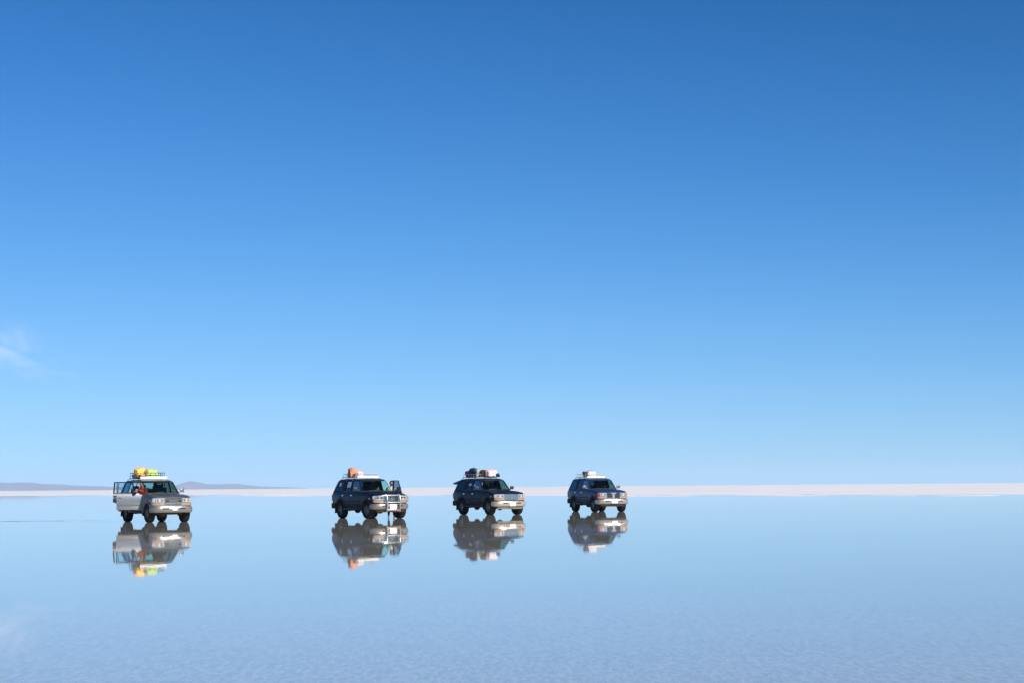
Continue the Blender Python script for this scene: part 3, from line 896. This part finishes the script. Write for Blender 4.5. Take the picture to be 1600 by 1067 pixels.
    for y in (-.40, .40):
        bm = seat_bm(.52); bmesh.ops.translate(bm, vec=(-.12, y, .86), verts=bm.verts)
        se = obj('seat', bm, M['seat'], car, smooth=60)
        bm = bmesh.new(); box(bm, (-.575, y, 1.56), (.09, .26, .17), bevel=.03); tube(bm, [(-.56, y - .06, 1.42), (-.57, y - .06, 1.52)], .008, 6); tube(bm, [(-.56, y + .06, 1.42), (-.57, y + .06, 1.52)], .008, 6)
        obj('headrest', bm, M['seat'], se)
    bm = bmesh.new(); box(bm, (-.95, 0, .90), (.48, 1.40, .16), bevel=.04); box(bm, (-1.25, 0, 1.18), (.13, 1.40, .58), Matrix.Rotation(R(-14), 3, 'Y'), bevel=.05)
    se = obj('rear_seat', bm, M['seat'], car, smooth=60)
    for y in (-.45, .45):
        bm = bmesh.new(); box(bm, (-1.33, y, 1.52), (.09, .25, .15), bevel=.03); obj('headrest', bm, M['seat'], se)
    bm = bmesh.new(); box(bm, (.25, 0, 1.715), (.03, .22, .06), bevel=.012); tube(bm, [(.26, 0, 1.74), (.24, 0, 1.80)], .008, 6); obj('rear_view_mirror', bm, M['black'], car)
    if cfg.get('dash_paper'):
        bm = bmesh.new(); box(bm, (.56, cfg['dash_paper'], 1.235), (.16, .22, .05), bevel=.01); obj('dashboard_paper', bm, M['paper'], car)

    # roof rack
    z0, z1 = 1.925, cfg.get('rack_top', 2.09)
    xf, xr, hw = cfg.get('rack_x', (-.34, -1.90, .57))
    bm = bmesh.new()
    base = [(xf, -hw, z0), (xf, hw, z0), (xr, hw, z0), (xr, -hw, z0)]
    for i in range(4): tube(bm, [base[i], base[(i + 1) % 4]], .017, 6)
    for k in range(1, 9): x = xf + (xr - xf) * k / 9; tube(bm, [(x, -hw, z0), (x, hw, z0)], .011, 6)
    rk = obj('roof_rack', bm, rackm, car)
    bm = bmesh.new()
    def rr(z, xa, xb, c=.10):
        return [(xa - c, -hw, z), (xa, -hw + c, z), (xa, hw - c, z), (xa - c, hw, z), (xb + c, hw, z), (xb, hw - c, z), (xb, -hw + c, z), (xb + c, -hw, z), (xa - c, -hw, z)]
    tube(bm, rr(z1, xf - .02, xr + .02), .015, 6)
    if z1 > 2.12: tube(bm, rr((z0 + z1) / 2, xf - .02, xr + .02), .010, 6)
    for x in [xf - .10 - (xf - xr - .2) * k / 5 for k in range(6)]:
        for s in (-1, 1): tube(bm, [(x, s * hw, z0), (x, s * hw, z1)], .010, 6)
    for y in (-.36, -.12, .12, .36):
        for x in (xf - .02, xr + .02): tube(bm, [(x, y, z0), (x, y, z1)], .009, 6)
    obj('rail', bm, rackm, rk)
    for x in (xf - .12, (xf + xr) / 2, xr + .14):
        for s in (-1, 1):
            bm = bmesh.new(); tube(bm, [(x, s * hw, z0), (x, s * .68, 1.875), (x, s * .735, 1.80)], .010, 6); box(bm, (x, s * .735, 1.79), (.06, .025, .04)); obj('rack_foot', bm, M['cladding_grey'], rk)
    if cfg.get('board'):
        bz0, bz1, bw, bx = cfg['board']
        bm = bmesh.new(); box(bm, (bx, 0, (bz0 + bz1) / 2), (.035, bw, bz1 - bz0), Matrix.Rotation(R(-12), 3, 'Y'), bevel=.008); obj('rack_fairing', bm, M['cream'], rk)
    return car

def bull_bar(car):
    bm = bmesh.new()
    for s in (-1, 1):
        tube(bm, [(2.37, s * .33, .34), (2.41, s * .33, .46), (2.42, s * .33, .80), (2.40, s * .33, 1.02), (2.34, s * .33, 1.11), (2.24, s * .33, 1.12)], .034, 10)
        tube(bm, [(2.39, s * .33, 1.075), (2.36, s * .55, 1.075), (2.29, s * .72, 1.06), (2.20, s * .84, 1.00), (2.16, s * .87, .90), (2.20, s * .84, .79), (2.30, s * .66, .745), (2.39, s * .36, .745)], .022, 10)
    tube(bm, [(2.41, -.33, .755), (2.42, 0, .755), (2.41, .33, .755)], .028, 10)
    tube(bm, [(2.38, -.33, 1.085), (2.39, 0, 1.085), (2.38, .33, 1.085)], .024, 10)
    b = obj('bull_bar', bm, M['bright'], car)
    bm = bmesh.new(); box(bm, (2.385, 0, .40), (.03, .62, .075), bevel=.01); obj('step_plate', bm, M['bright'], b)
    for y in (-.25, -.15, -.05, .05, .15, .25):
        bm = bmesh.new(); lathe(bm, [(.026, 0), (.026, .006), (.0005, .006)], 12, (2.400, y, .40), axis='x'); obj('reflector', bm, M['red_lens'], b)
    return b

def two_tone(src, name):
    """silver car: window frames and pillars are painted black between belt line and roof gutter"""
    m = src.copy(); m.name = name
    n, l = m.node_tree.nodes, m.node_tree.links
    b = n['Principled BSDF']; old = b.inputs['Base Color'].links[0].from_socket
    t = n.new('ShaderNodeTexCoord'); sp = n.new('ShaderNodeSeparateXYZ'); l.new(t.outputs['Object'], sp.inputs[0])
    a = n.new('ShaderNodeMath'); a.operation = 'GREATER_THAN'; a.inputs[1].default_value = 1.268; l.new(sp.outputs['Z'], a.inputs[0])
    c = n.new('ShaderNodeMath'); c.operation = 'LESS_THAN'; c.inputs[1].default_value = 1.79; l.new(sp.outputs['Z'], c.inputs[0])
    d = n.new('ShaderNodeMath'); d.operation = 'MULTIPLY'; l.new(a.outputs[0], d.inputs[0]); l.new(c.outputs[0], d.inputs[1])
    mx = n.new('ShaderNodeMix'); mx.data_type = 'RGBA'; l.new(d.outputs[0], mx.inputs['Factor']); l.new(old, mx.inputs['A']); mx.inputs['B'].default_value = (0.012, 0.014, 0.02, 1)
    l.new(mx.outputs['Result'], b.inputs['Base Color'])
    return m
M['silver_black'] = two_tone(M['silver'], 'silver_paint_black_frames')
base = dict(paint='navy', clad='cladding_dark', bumper='dusty_silver', rack='rack_silver', face='bright', mirror='black', grille='mesh', open={})
def cfg(**k):
    d = dict(base); d.update(k); return d
def heading(x, y, rel):
    """rz of a car whose nose points rel degrees to the camera's right of the sight line to it"""
    ray = math.degrees(math.atan2(x, y))
    a = rel - ray
    return math.atan2(-math.cos(R(a)), math.sin(R(a)))
CARS = [(-15.88, 85.6, 19.8), (-6.73, 91.0, 26.0), (-1.20, 99.9, 29.0), (4.77, 108.2, 22.5)]
car1 = make_car(CARS[0][:2], heading(*CARS[0]), 'silver off-road car with both right side doors swung open',
    cfg(paint='silver_black', edge_trim=True, clad='dusty_silver', bumper='dusty_silver', rack='rack_black', face='bright', mirror='silver', grille='letters', valance='none', open={('fd', -1): 72, ('rd', -1): 72}, clear_sides=True,
        board=(1.905, 2.01, 1.24, -.29), rack_top=2.17, hood_ornament=True, plate=(.22, .085, .56, .02), steer=0, handle='dusty_silver'))
car2 = make_car(CARS[1][:2], heading(*CARS[1]), 'dark blue off-road car with chrome bull bar and its far front door open',
    cfg(open={('fd', 1): 46}, board=(1.90, 1.99, 1.12, -.29), plate=(.34, .26, .545, 0), grille='mesh', bumper='dusty_silver', papers=[(-.52, -.92, 1.46, 1.72), (-1.60, -1.80, 1.52, 1.68)], steer=8, dash_paper=-.35))
bull_bar(car2)
car3 = make_car(CARS[2][:2], heading(*CARS[2]), 'dark blue off-road car with its rear hatch raised and many bags on the roof',
    cfg(grille='chrome', bumper='champagne', valance='bright', hatch=44, papers=[(-.58, -.86, 1.50, 1.60)], steer=4, plate=(.34, .20, .55, 0)))
car4 = make_car(CARS[3][:2], heading(*CARS[3]), 'mid blue off-road car with orange side lights, rightmost of the four',
    cfg(paint='blue', clad='cladding_grey', grille='dark', bumper='silver_bumper', corner='orange_lens', mirror='alloy', emblem=(.12, .09, .965), emblem_wings=True, board=(1.895, 1.985, 1.08, -.29), plate=(.36, .24, .60, 0), rack='rack_silver'))

# ------------------------------------------------------------------ luggage tied on the roofs: each bundle is a thing
def local_to_world(car, p):
    return Matrix.Translation(car.location) @ Matrix.Rotation(car.rotation_euler.z, 4, 'Z') @ Vector(p)
def bundle(car, name, label, cat, p, size, m, seed=0, lump=.05, power=5.5, rz=0, straps=(), strap_m='black', group=None, strap_r=.011):
    """soft load resting on the rack: rounded box with folds; p = local centre on the rack, size = (l, w, h)"""
    q = local_to_world(car, (p[0], p[1], 0)); base_z = WATER_Z + 1.925 + .012
    root = empty(name, (q.x, q.y, base_z + p[2]), car.rotation_euler.z + R(rz))
    tag(root, label, cat, group)
    l, w, h = size
    def surf(u, v, grow=0.0):
        n = Vector((math.cos(v) * math.cos(u), math.cos(v) * math.sin(u), math.sin(v)))
        e = 1.0 / (abs(n.x) ** power + abs(n.y) ** power + abs(n.z) ** power) ** (1.0 / power)
        c = Vector((n.x * e * l / 2, n.y * e * w / 2, n.z * e * h / 2))
        f = noise.fractal(Vector((c.x * 4 + seed, c.y * 4, c.z * 4)), 1.0, 2.0, 5) * lump * 1.1 - abs(noise.noise(Vector((c.x * 9 + seed, c.y * 9, c.z * 6)))) * .05 + grow
        c += n * f
        c.z = max(-h / 2, c.z); c.z += h / 2
        return c
    bm = bmesh.new(); nu, nv = 64, 36
    rows = [[bm.verts.new(surf(2 * math.pi * i / nu, -math.pi / 2 + math.pi * j / nv)) for i in range(nu)] for j in range(1, nv)]
    for a, b in zip(rows, rows[1:]):
        for i in range(nu): bm.faces.new((a[i], a[(i + 1) % nu], b[(i + 1) % nu], b[i]))
    bm.faces.new(rows[0][::-1]); bm.faces.new(rows[-1])
    obj('bundle', bm, m, root, smooth=80)
    for s_ in straps:                     # fraction along the length
        bm = bmesh.new(); pts = []
        for k in range(29):
            a = 2 * math.pi * k / 28
            n = Vector((s_ * .9, math.cos(a), math.sin(a))).normalized()
            u = math.atan2(n.y, n.x); v = math.asin(n.z)
            c = surf(u, v, .012)
            c.x = s_ * l / 2
            pts.append(c)
        tube(bm, pts, strap_r, 5, cap=False)
        obj('strap', bm, M[strap_m], root)
    return root
cl = lambda name, col, **k: mat(name, col, 0.8, var=.22, vscale=9, bump=.35, **k)
M['lime'] = cl('lime_tarpaulin', (0.46, 0.68, 0.20)); M['orange'] = cl('orange_bag_cloth', (0.72, 0.27, 0.12)); M['yellow'] = cl('yellow_cover_cloth', (0.78, 0.56, 0.12))
M['maroon'] = cl('maroon_bag_cloth', (0.16, 0.02, 0.035)); M['redbag'] = cl('faded_red_bag_cloth', (0.38, 0.06, 0.035)); M['bluebag'] = cl('dark_blue_bag_cloth', (0.012, 0.03, 0.13))
M['blackbag'] = cl('black_bag_cloth', (0.012, 0.012, 0.016)); M['whitesack'] = cl('white_woven_sack', (0.62, 0.59, 0.64)); M['greysack'] = cl('pale_grey_sack', (0.38, 0.42, 0.42))
M['salmon'] = cl('salmon_cloth', (0.75, 0.30, 0.20))
LUG = 'bags tied to the roof racks'
bundle(car1, 'luggage_bag', 'tall yellow and orange bag at the rear of the silver car roof', 'bag', (-1.02, -.40, 0), (.42, .40, .46), M['yellow'], 3, .06, straps=(.15, -.5), strap_m='orange', strap_r=.025, group=LUG)
bundle(car1, 'luggage_bag', 'lime green tarpaulin bundle with an orange strap on the silver car', 'bag', (-.82, .04, 0), (.62, .56, .40), M['lime'], 9, .045, straps=(.25,), strap_m='orange', strap_r=.03, group=LUG)
bundle(car1, 'luggage_bag', 'small salmon pink bag low against the yellow bag', 'bag', (-.70, -.42, 0), (.26, .26, .20), M['salmon'], 19, .03, group=LUG)
bundle(car1, 'luggage_bag', 'grey white sack in the rear corner of the black rack', 'bag', (-1.58, -.36, 0), (.34, .34, .19), M['greysack'], 11, .03, group=LUG)
bundle(car2, 'luggage_bag', 'bright orange bag standing on the roof of the bull bar car', 'bag', (-1.18, -.42, 0), (.42, .30, .42), M['orange'], 5, .05, straps=(-.45, .1, .5), strap_m='maroon', group=LUG)
bundle(car2, 'luggage_bag', 'dark maroon bag behind the orange bag', 'bag', (-1.48, -.36, 0), (.20, .26, .30), M['maroon'], 8, .04, group=LUG)
bundle(car2, 'luggage_bag', 'white sack with red bands in front of the orange bag', 'bag', (-.70, -.24, 0), (.26, .36, .28), M['whitesack'], 15, .025, straps=(.1,), strap_m='salmon', strap_r=.03, group=LUG)
bundle(car3, 'luggage_bag', 'faded red bag at the rear of the loaded roof', 'bag', (-1.52, -.36, 0), (.44, .42, .34), M['redbag'], 25, .05, straps=(.3,), group=LUG)
bundle(car3, 'luggage_bag', 'big dark blue bag, tallest on the loaded roof', 'bag', (-1.02, -.33, 0), (.52, .46, .46), M['bluebag'], 28, .05, straps=(-.2, .5), group=LUG)
bundle(car3, 'luggage_bag', 'white and grey sack squeezed between dark blue and black bags', 'bag', (-.66, -.28, 0), (.26, .40, .42), M['greysack'], 31, .04, straps=(.1,), group=LUG)
bundle(car3, 'luggage_bag', 'slim black bag in the middle of the loaded roof', 'bag', (-.42, -.12, 0), (.20, .46, .38), M['blackbag'], 33, .04, group=LUG)
bundle(car3, 'luggage_bag', 'white bag with a wide orange strap at the front of the loaded roof', 'bag', (-.22, .18, 0), (.46, .56, .37), M['whitesack'], 36, .035, straps=(.1,), strap_m='salmon', strap_r=.035, group=LUG)
bundle(car3, 'luggage_bag', 'black bag at the far front corner of the loaded roof', 'bag', (-.10, .46, .0), (.28, .24, .20), M['blackbag'], 38, .03, group=LUG)
bundle(car3, 'luggage_bag', 'long black roll lying along the far side of the loaded roof', 'bag', (-1.15, .20, 0), (.90, .50, .38), M['blackbag'], 40, .05, straps=(-.4, .4), strap_m='maroon', group=LUG)
bundle(car4, 'luggage_bag', 'white sack with a dark band on the mid blue car', 'bag', (-.62, -.20, 0), (.52, .52, .34), M['whitesack'], 45, .035, straps=(.1,), strap_m='maroon', group=LUG)
bundle(car4, 'luggage_bag', 'small dark maroon bag behind the white sack', 'bag', (-1.05, -.34, 0), (.24, .30, .34), M['maroon'], 47, .04, group=LUG)
# ------------------------------------------------------------------ people
def skin_mesh(chains, levels=2, name='skinned'):
    """chains: list of lists of (point, radius); chains sharing a start point are joined there. First point of the first chain is the root"""
    verts, rad, edges, index = [], [], [], {}
    def vid(p, r):
        k = tuple(round(c, 4) for c in p)
        if k not in index:
            index[k] = len(verts); verts.append(p); rad.append(r)
        return index[k]
    for ch in chains:
        ids = [vid(p, r) for p, r in ch]
        edges += [(a, b) for a, b in zip(ids, ids[1:]) if a != b]
    me = bpy.data.meshes.new(name); me.from_pydata([tuple(v) for v in verts], edges, [])
    o = bpy.data.objects.new(name, me); C.objects.link(o)
    sk = o.modifiers.new('s', 'SKIN'); sk.use_smooth_shade = True
    sub = o.modifiers.new('d', 'SUBSURF'); sub.levels = levels; sub.render_levels = levels
    if not me.skin_vertices: me.skin_vertices.new() if hasattr(me.skin_vertices, 'new') else None
    for i, r in enumerate(rad):
        sv = me.skin_vertices[0].data[i]
        sv.radius = (r, r) if not isinstance(r, tuple) else r
        sv.use_root = (i == 0)
    dg = bpy.context.evaluated_depsgraph_get(); dg.update()
    res = bpy.data.meshes.new_from_object(o.evaluated_get(dg)); bpy.data.objects.remove(o)
    return res

def hand_chains(wrist, direction, palm_n, thumb_side, curl=.5):
    d = Vector(direction).normalized(); n = Vector(palm_n); n = (n - d * n.dot(d)).normalized(); s = d.cross(n).normalized() * thumb_side
    w = Vector(wrist); palm = w + d * .055
    ch = [[(w, (.026, .020)), (palm, (.036, .016))]]
    for k, (off, ln) in enumerate(((.028, .068), (.010, .076), (-.009, .070), (-.027, .055))):
        root = palm + d * .032 + s * off
        a = curl * .6; p = [root]
        for j in range(3):
            dd = (d * math.cos(a) + n * math.sin(a)); p.append(p[-1] + dd * ln * (.42, .32, .26)[j]); a += curl * .6
        ch.append([(palm, (.036, .016))] + [(q, (.0095, .0085, .008, .007)[i]) for i, q in enumerate(p)])
    t0 = w + d * .03 + s * .026; t1 = t0 + (d * .7 + s * .7).normalized() * .034; t2 = t1 + (d * .9 + s * .25 + n * .3).normalized() * .028
    ch.append([(palm, (.036, .016)), (t0, .012), (t1, .010), (t2, .008)])
    return ch

def person(name_label, loc, rz, J, jacket, trousers, look=0.0):
    """J: joints in the person's own frame (X forward, Y left, Z up)"""
    root = empty('person', loc, rz)
    tag(root, name_label, 'person')
    V = {k: Vector(v) for k, v in J.items()}
    pel, che, nek, hed = V['pelvis'], V['chest'], V['neck'], V['head']
    mid = (pel + che) / 2
    up = (hed - nek).normalized()
    hf = Matrix.Rotation(look, 3, 'Z') @ Vector((1, 0, 0))
    hf = (hf - up * hf.dot(up)).normalized(); hs = up.cross(hf)
    # the body, one continuous surface: trunk, limbs, hands with five fingers, neck, head with chin and nose
    ch = [[(pel, (.125, .10)), (mid, (.115, .09)), (che, (.14, .10)), (che * .35 + nek * .65, (.09, .075)), (nek, .055), (hed - up * .055 + hf * .012, .072), (hed, .098), (hed + up * .055, .082), (hed + up * .085, .05)]]
    ch.append([(hed - up * .055 + hf * .012, .072), (hed - up * .075 + hf * .062, .036)])
    ch.append([(hed, .098), (hed - up * .012 + hf * .095, .020), (hed - up * .028 + hf * .118, .011)])
    for s in ('l', 'r'):
        sh, el, wr = V['sho_' + s], V['elb_' + s], V['wri_' + s]
        ch.append([(che, (.14, .10)), (sh, .062), ((sh + el) / 2, .050), (el, .041), ((el * 2 + wr) / 3, .040), (wr, (.026, .020))])
        fd = (wr - el).normalized()
        ch += hand_chains(wr, fd, V.get('palm_' + s, Vector((0, 0, -1)) + hf * .2), 1 if s == 'l' else -1, J.get('curl', .5) if not isinstance(J.get('curl'), tuple) else .5)
        hp, kn, an, to = V['hip_' + s], V['kne_' + s], V['ank_' + s], V['toe_' + s]
        ch.append([(pel, (.125, .10)), (hp, .088), ((hp + kn) / 2, .076), (kn, .055), (kn * .6 + an * .4, .054), (an, .040), (an - Vector((0, 0, .045)), .038), (to, .030)])
    me = skin_mesh(ch)
    body = link('body', me, M['skin'], root)
    # clothing: looser shells over the body
    jk = [[(pel + Vector((0, 0, -.02)), (.150, .125)), (mid, (.142, .115)), (che, (.162, .122)), (che * .45 + nek * .55, (.115, .095)), (nek, (.070, .066)), (nek * .8 + hed * .2, (.062, .058))]]
    for s in ('l', 'r'):
        sh, el, wr = V['sho_' + s], V['elb_' + s], V['wri_' + s]
        jk.append([(che, (.162, .122)), (sh, .078), ((sh + el) / 2, .066), (el, .056), ((el + wr * 2) / 3, .048), (el * .08 + wr * .92, .040)])
    link('jacket' if jacket == 'red_cloth' else 'shirt', skin_mesh(jk), M[jacket], root)
    tr = [[(pel + Vector((0, 0, .04)), (.142, .118)), (pel, (.146, .120))]]
    for s in ('l', 'r'):
        hp, kn, an = V['hip_' + s], V['kne_' + s], V['ank_' + s]
        tr.append([(pel, (.146, .120)), (hp, .102), ((hp + kn) / 2, .090), (kn, .072), ((kn + an) / 2, .066), (an * .93 + kn * .07, .060)])
    link('trousers', skin_mesh(tr), M[trousers], root)
    for s in ('l', 'r'):
        an, to = V['ank_' + s], V['toe_' + s]
        heel = Vector((an.x, an.y, to.z)) - (to - Vector((an.x, an.y, to.z))).normalized() * .04
        link('shoe', skin_mesh([[(an, .050), (Vector((an.x, an.y, to.z + .012)), .046), (to, (.044, .034))], [(Vector((an.x, an.y, to.z + .012)), .046), (heel, (.036, .034))]]), M['shoe'], root)
    # hair as a cap with uneven edge; eyes, brows, mouth, ears
    bm = bmesh.new()
    nu, nv = 32, 14
    rows = []
    for j in range(nv + 1):
        v = math.pi / 2 - (math.pi * .62) * j / nv
        row = []
        for i in range(nu):
            u = 2 * math.pi * i / nu
            front = max(0, math.cos(u)) ** 1.5
            vv = max(v, R(42) * front - R(30) * (1 - front)) if v < R(42) * front - R(30) * (1 - front) else v
            r = .108 + .010 * noise.noise(Vector((math.cos(u) * 3, math.sin(u) * 3, v * 4)))
            dir_ = hf * math.cos(vv) * math.cos(u) + hs * math.cos(vv) * math.sin(u) * .86 + up * math.sin(vv) * 1.08
            row.append(bm.verts.new(hed + up * .012 + dir_ * r))
        rows.append(row)
    for a, b in zip(rows, rows[1:]):
        for i in range(nu): bm.faces.new((a[i], a[(i + 1) % nu], b[(i + 1) % nu], b[i]))
    obj('hair', bm, M['hair'], root, smooth=80)
    for s in (-1, 1):
        bm = bmesh.new(); bmesh.ops.create_uvsphere(bm, u_segments=12, v_segments=8, radius=.0085)
        bmesh.ops.translate(bm, vec=hed + hf * .088 + hs * s * .033 + up * .010, verts=bm.verts); obj('eye', bm, M['black'], root, smooth=80)
        bm = bmesh.new(); bmesh.ops.create_uvsphere(bm, u_segments=12, v_segments=8, radius=.028)
        for v in bm.verts: v.co = hed + hs * s * .092 + hf * (v.co.x * .6) + hs * (v.co.y * .35) + up * (v.co.z)
        obj('ear', bm, M['skin'], root, smooth=80)
    bm = bmesh.new(); tube(bm, [hed + hf * .088 - up * .055 - hs * .022, hed + hf * .096 - up * .053, hed + hf * .088 - up * .055 + hs * .022], .006, 6)
    obj('mouth', bm, mat('lips', (0.30, 0.10, 0.08), .5), root)
    return root

def world_of(car, p):
    q = local_to_world(car, p); return (q.x, q.y, 0)
# someone standing behind the open far door of the second car, one hand on the door frame
stand = dict(pelvis=(0, 0, .96), chest=(.02, 0, 1.30), neck=(.03, 0, 1.48), head=(.05, 0, 1.635), sho_l=(.01, .19, 1.42), elb_l=(.10, .30, 1.18), wri_l=(.33, .26, 1.28),
             sho_r=(.01, -.19, 1.42), elb_r=(-.02, -.27, 1.15), wri_r=(.14, -.24, .96), hip_l=(0, .10, .90), kne_l=(.04, .12, .50), ank_l=(0, .13, .09), toe_l=(.15, .15, .035),
             hip_r=(0, -.10, .90), kne_r=(.02, -.11, .50), ank_r=(-.05, -.12, .09), toe_r=(.10, -.14, .035))
q = world_of(car2, (-.30, 1.23, 0))
person('person with black hair and pale shirt standing behind the open car door', (q[0], q[1], WATER_Z), heading(-6.6, 92.5, 10), stand, 'pale_cloth', 'dark_cloth', look=R(5))
# someone in red sitting sideways on the front passenger seat of the silver car
sit = dict(pelvis=(0, 0, .50), chest=(.06, 0, .82), neck=(.10, 0, 1.00), head=(.14, 0, 1.145), sho_l=(.07, .19, .94), elb_l=(.20, .26, .72), wri_l=(.46, .20, .84),
           sho_r=(.07, -.19, .94), elb_r=(.18, -.26, .71), wri_r=(.44, -.16, .80), hip_l=(.03, .10, .48), kne_l=(.40, .15, .48), ank_l=(.43, .15, .09), toe_l=(.57, .16, .035),
           hip_r=(.03, -.10, .48), kne_r=(.40, -.14, .47), ank_r=(.42, -.14, .09), toe_r=(.56, -.15, .035))
q = world_of(car1, (-.04, -.56, 0))
person('person in a red jacket sitting in the front of the silver car', (q[0], q[1], WATER_Z + .53), car1.rotation_euler.z - R(52), sit, 'red_cloth', 'dark_cloth', look=R(10))
# ------------------------------------------------------------------ far hills and the air between
def hill_range(name, label, pts, y0, depth, seed, tint):
    """pts: (x, crest height) along the range; a real ridge with spurs and a back slope"""
    bm = bmesh.new()
    nx, ny = 220, 26
    x0, x1 = pts[0][0], pts[-1][0]
    def crest(x):
        for (a, ha), (b, hb) in zip(pts, pts[1:]):
            if a <= x <= b:
                t = (x - a) / (b - a); t = .5 * t + .5 * t * t * (3 - 2 * t)
                return ha + (hb - ha) * t
        return 0
    rows = []
    for j in range(ny + 1):
        v = j / ny
        row = []
        for i in range(nx + 1):
            x = x0 + (x1 - x0) * i / nx
            prof = math.sin(math.pi * min(1, v * 1.0)) ** 0.9
            h = crest(x) * prof
            spur = noise.fractal(Vector((x / 216, v * 3.0, seed)), 1.0, 2.1, 5)
            h += spur * 0.16 * crest(x) * prof
            row.append(bm.verts.new((x, y0 + depth * v, -0.6 + max(0, h))))
        rows.append(row)
    for j in range(ny):
        for i in range(nx):
            bm.faces.new((rows[j][i], rows[j][i + 1], rows[j + 1][i + 1], rows[j + 1][i]))
    m = mat(name + '_rock', tint, 0.95, var=0.6, vscale=0.008, spec=0.1)
    o = obj(name, bm, m, smooth=180)
    tag(o, label, kind='structure')
    return o
def px_pts(tab, d): return [(a * d / 3000.0, 1.45 + h * d / 3000.0 if h > 0 else 0) for a, h in tab]
hills_a = hill_range('hills', 'low bluish hills on the horizon at the far left',
    px_pts([(-960, 0), (-900, 10), (-850, 14.5), (-800, 13), (-782, 11.3), (-755, 12.2), (-740, 10.2), (-710, 9), (-680, 6.5), (-620, 4.8), (-560, 3.5), (-500, 0)], 12000), 11300, 1400, 3.3, (0.22, 0.16, 0.20))
hills_b = hill_range('hills', 'low bluish hills on the horizon behind the silver car',
    px_pts([(-560, 0), (-530, 4), (-506, 11.8), (-482, 7.8), (-461, 8), (-440, 9.2), (-419, 5.5), (-398, 3.2), (-350, 2), (-325, 0)], 12000), 11500, 1200, 8.1, (0.22, 0.16, 0.20))

bm = bmesh.new()
bmesh.ops.create_cube(bm, size=1.0)
HX, HY0, HY1, HZ0, HZ1 = FAR * 0.55 + 50, -400.0, FAR + 50, -1.6, 100.0
for v in bm.verts:
    v.co = Vector((v.co.x * 2 * HX, HY0 + (v.co.y + 0.5) * (HY1 - HY0), HZ0 + (v.co.z + 0.5) * (HZ1 - HZ0)))
hm = bpy.data.materials.new('thin_haze'); hm.use_nodes = True
hn, hl = hm.node_tree.nodes, hm.node_tree.links
hn.clear()
ho = hn.new('ShaderNodeOutputMaterial'); pv = hn.new('ShaderNodeVolumePrincipled')
pv.inputs['Color'].default_value = (0.56, 0.78, 1.0, 1)
pv.inputs['Density'].default_value = 0.000074
pv.inputs['Anisotropy'].default_value = 0.0
hl.new(pv.outputs[0], ho.inputs['Volume'])
haze = obj('haze', bm, hm, smooth=0)
tag(haze, 'thin pale blue haze over the whole salt flat', kind='stuff')
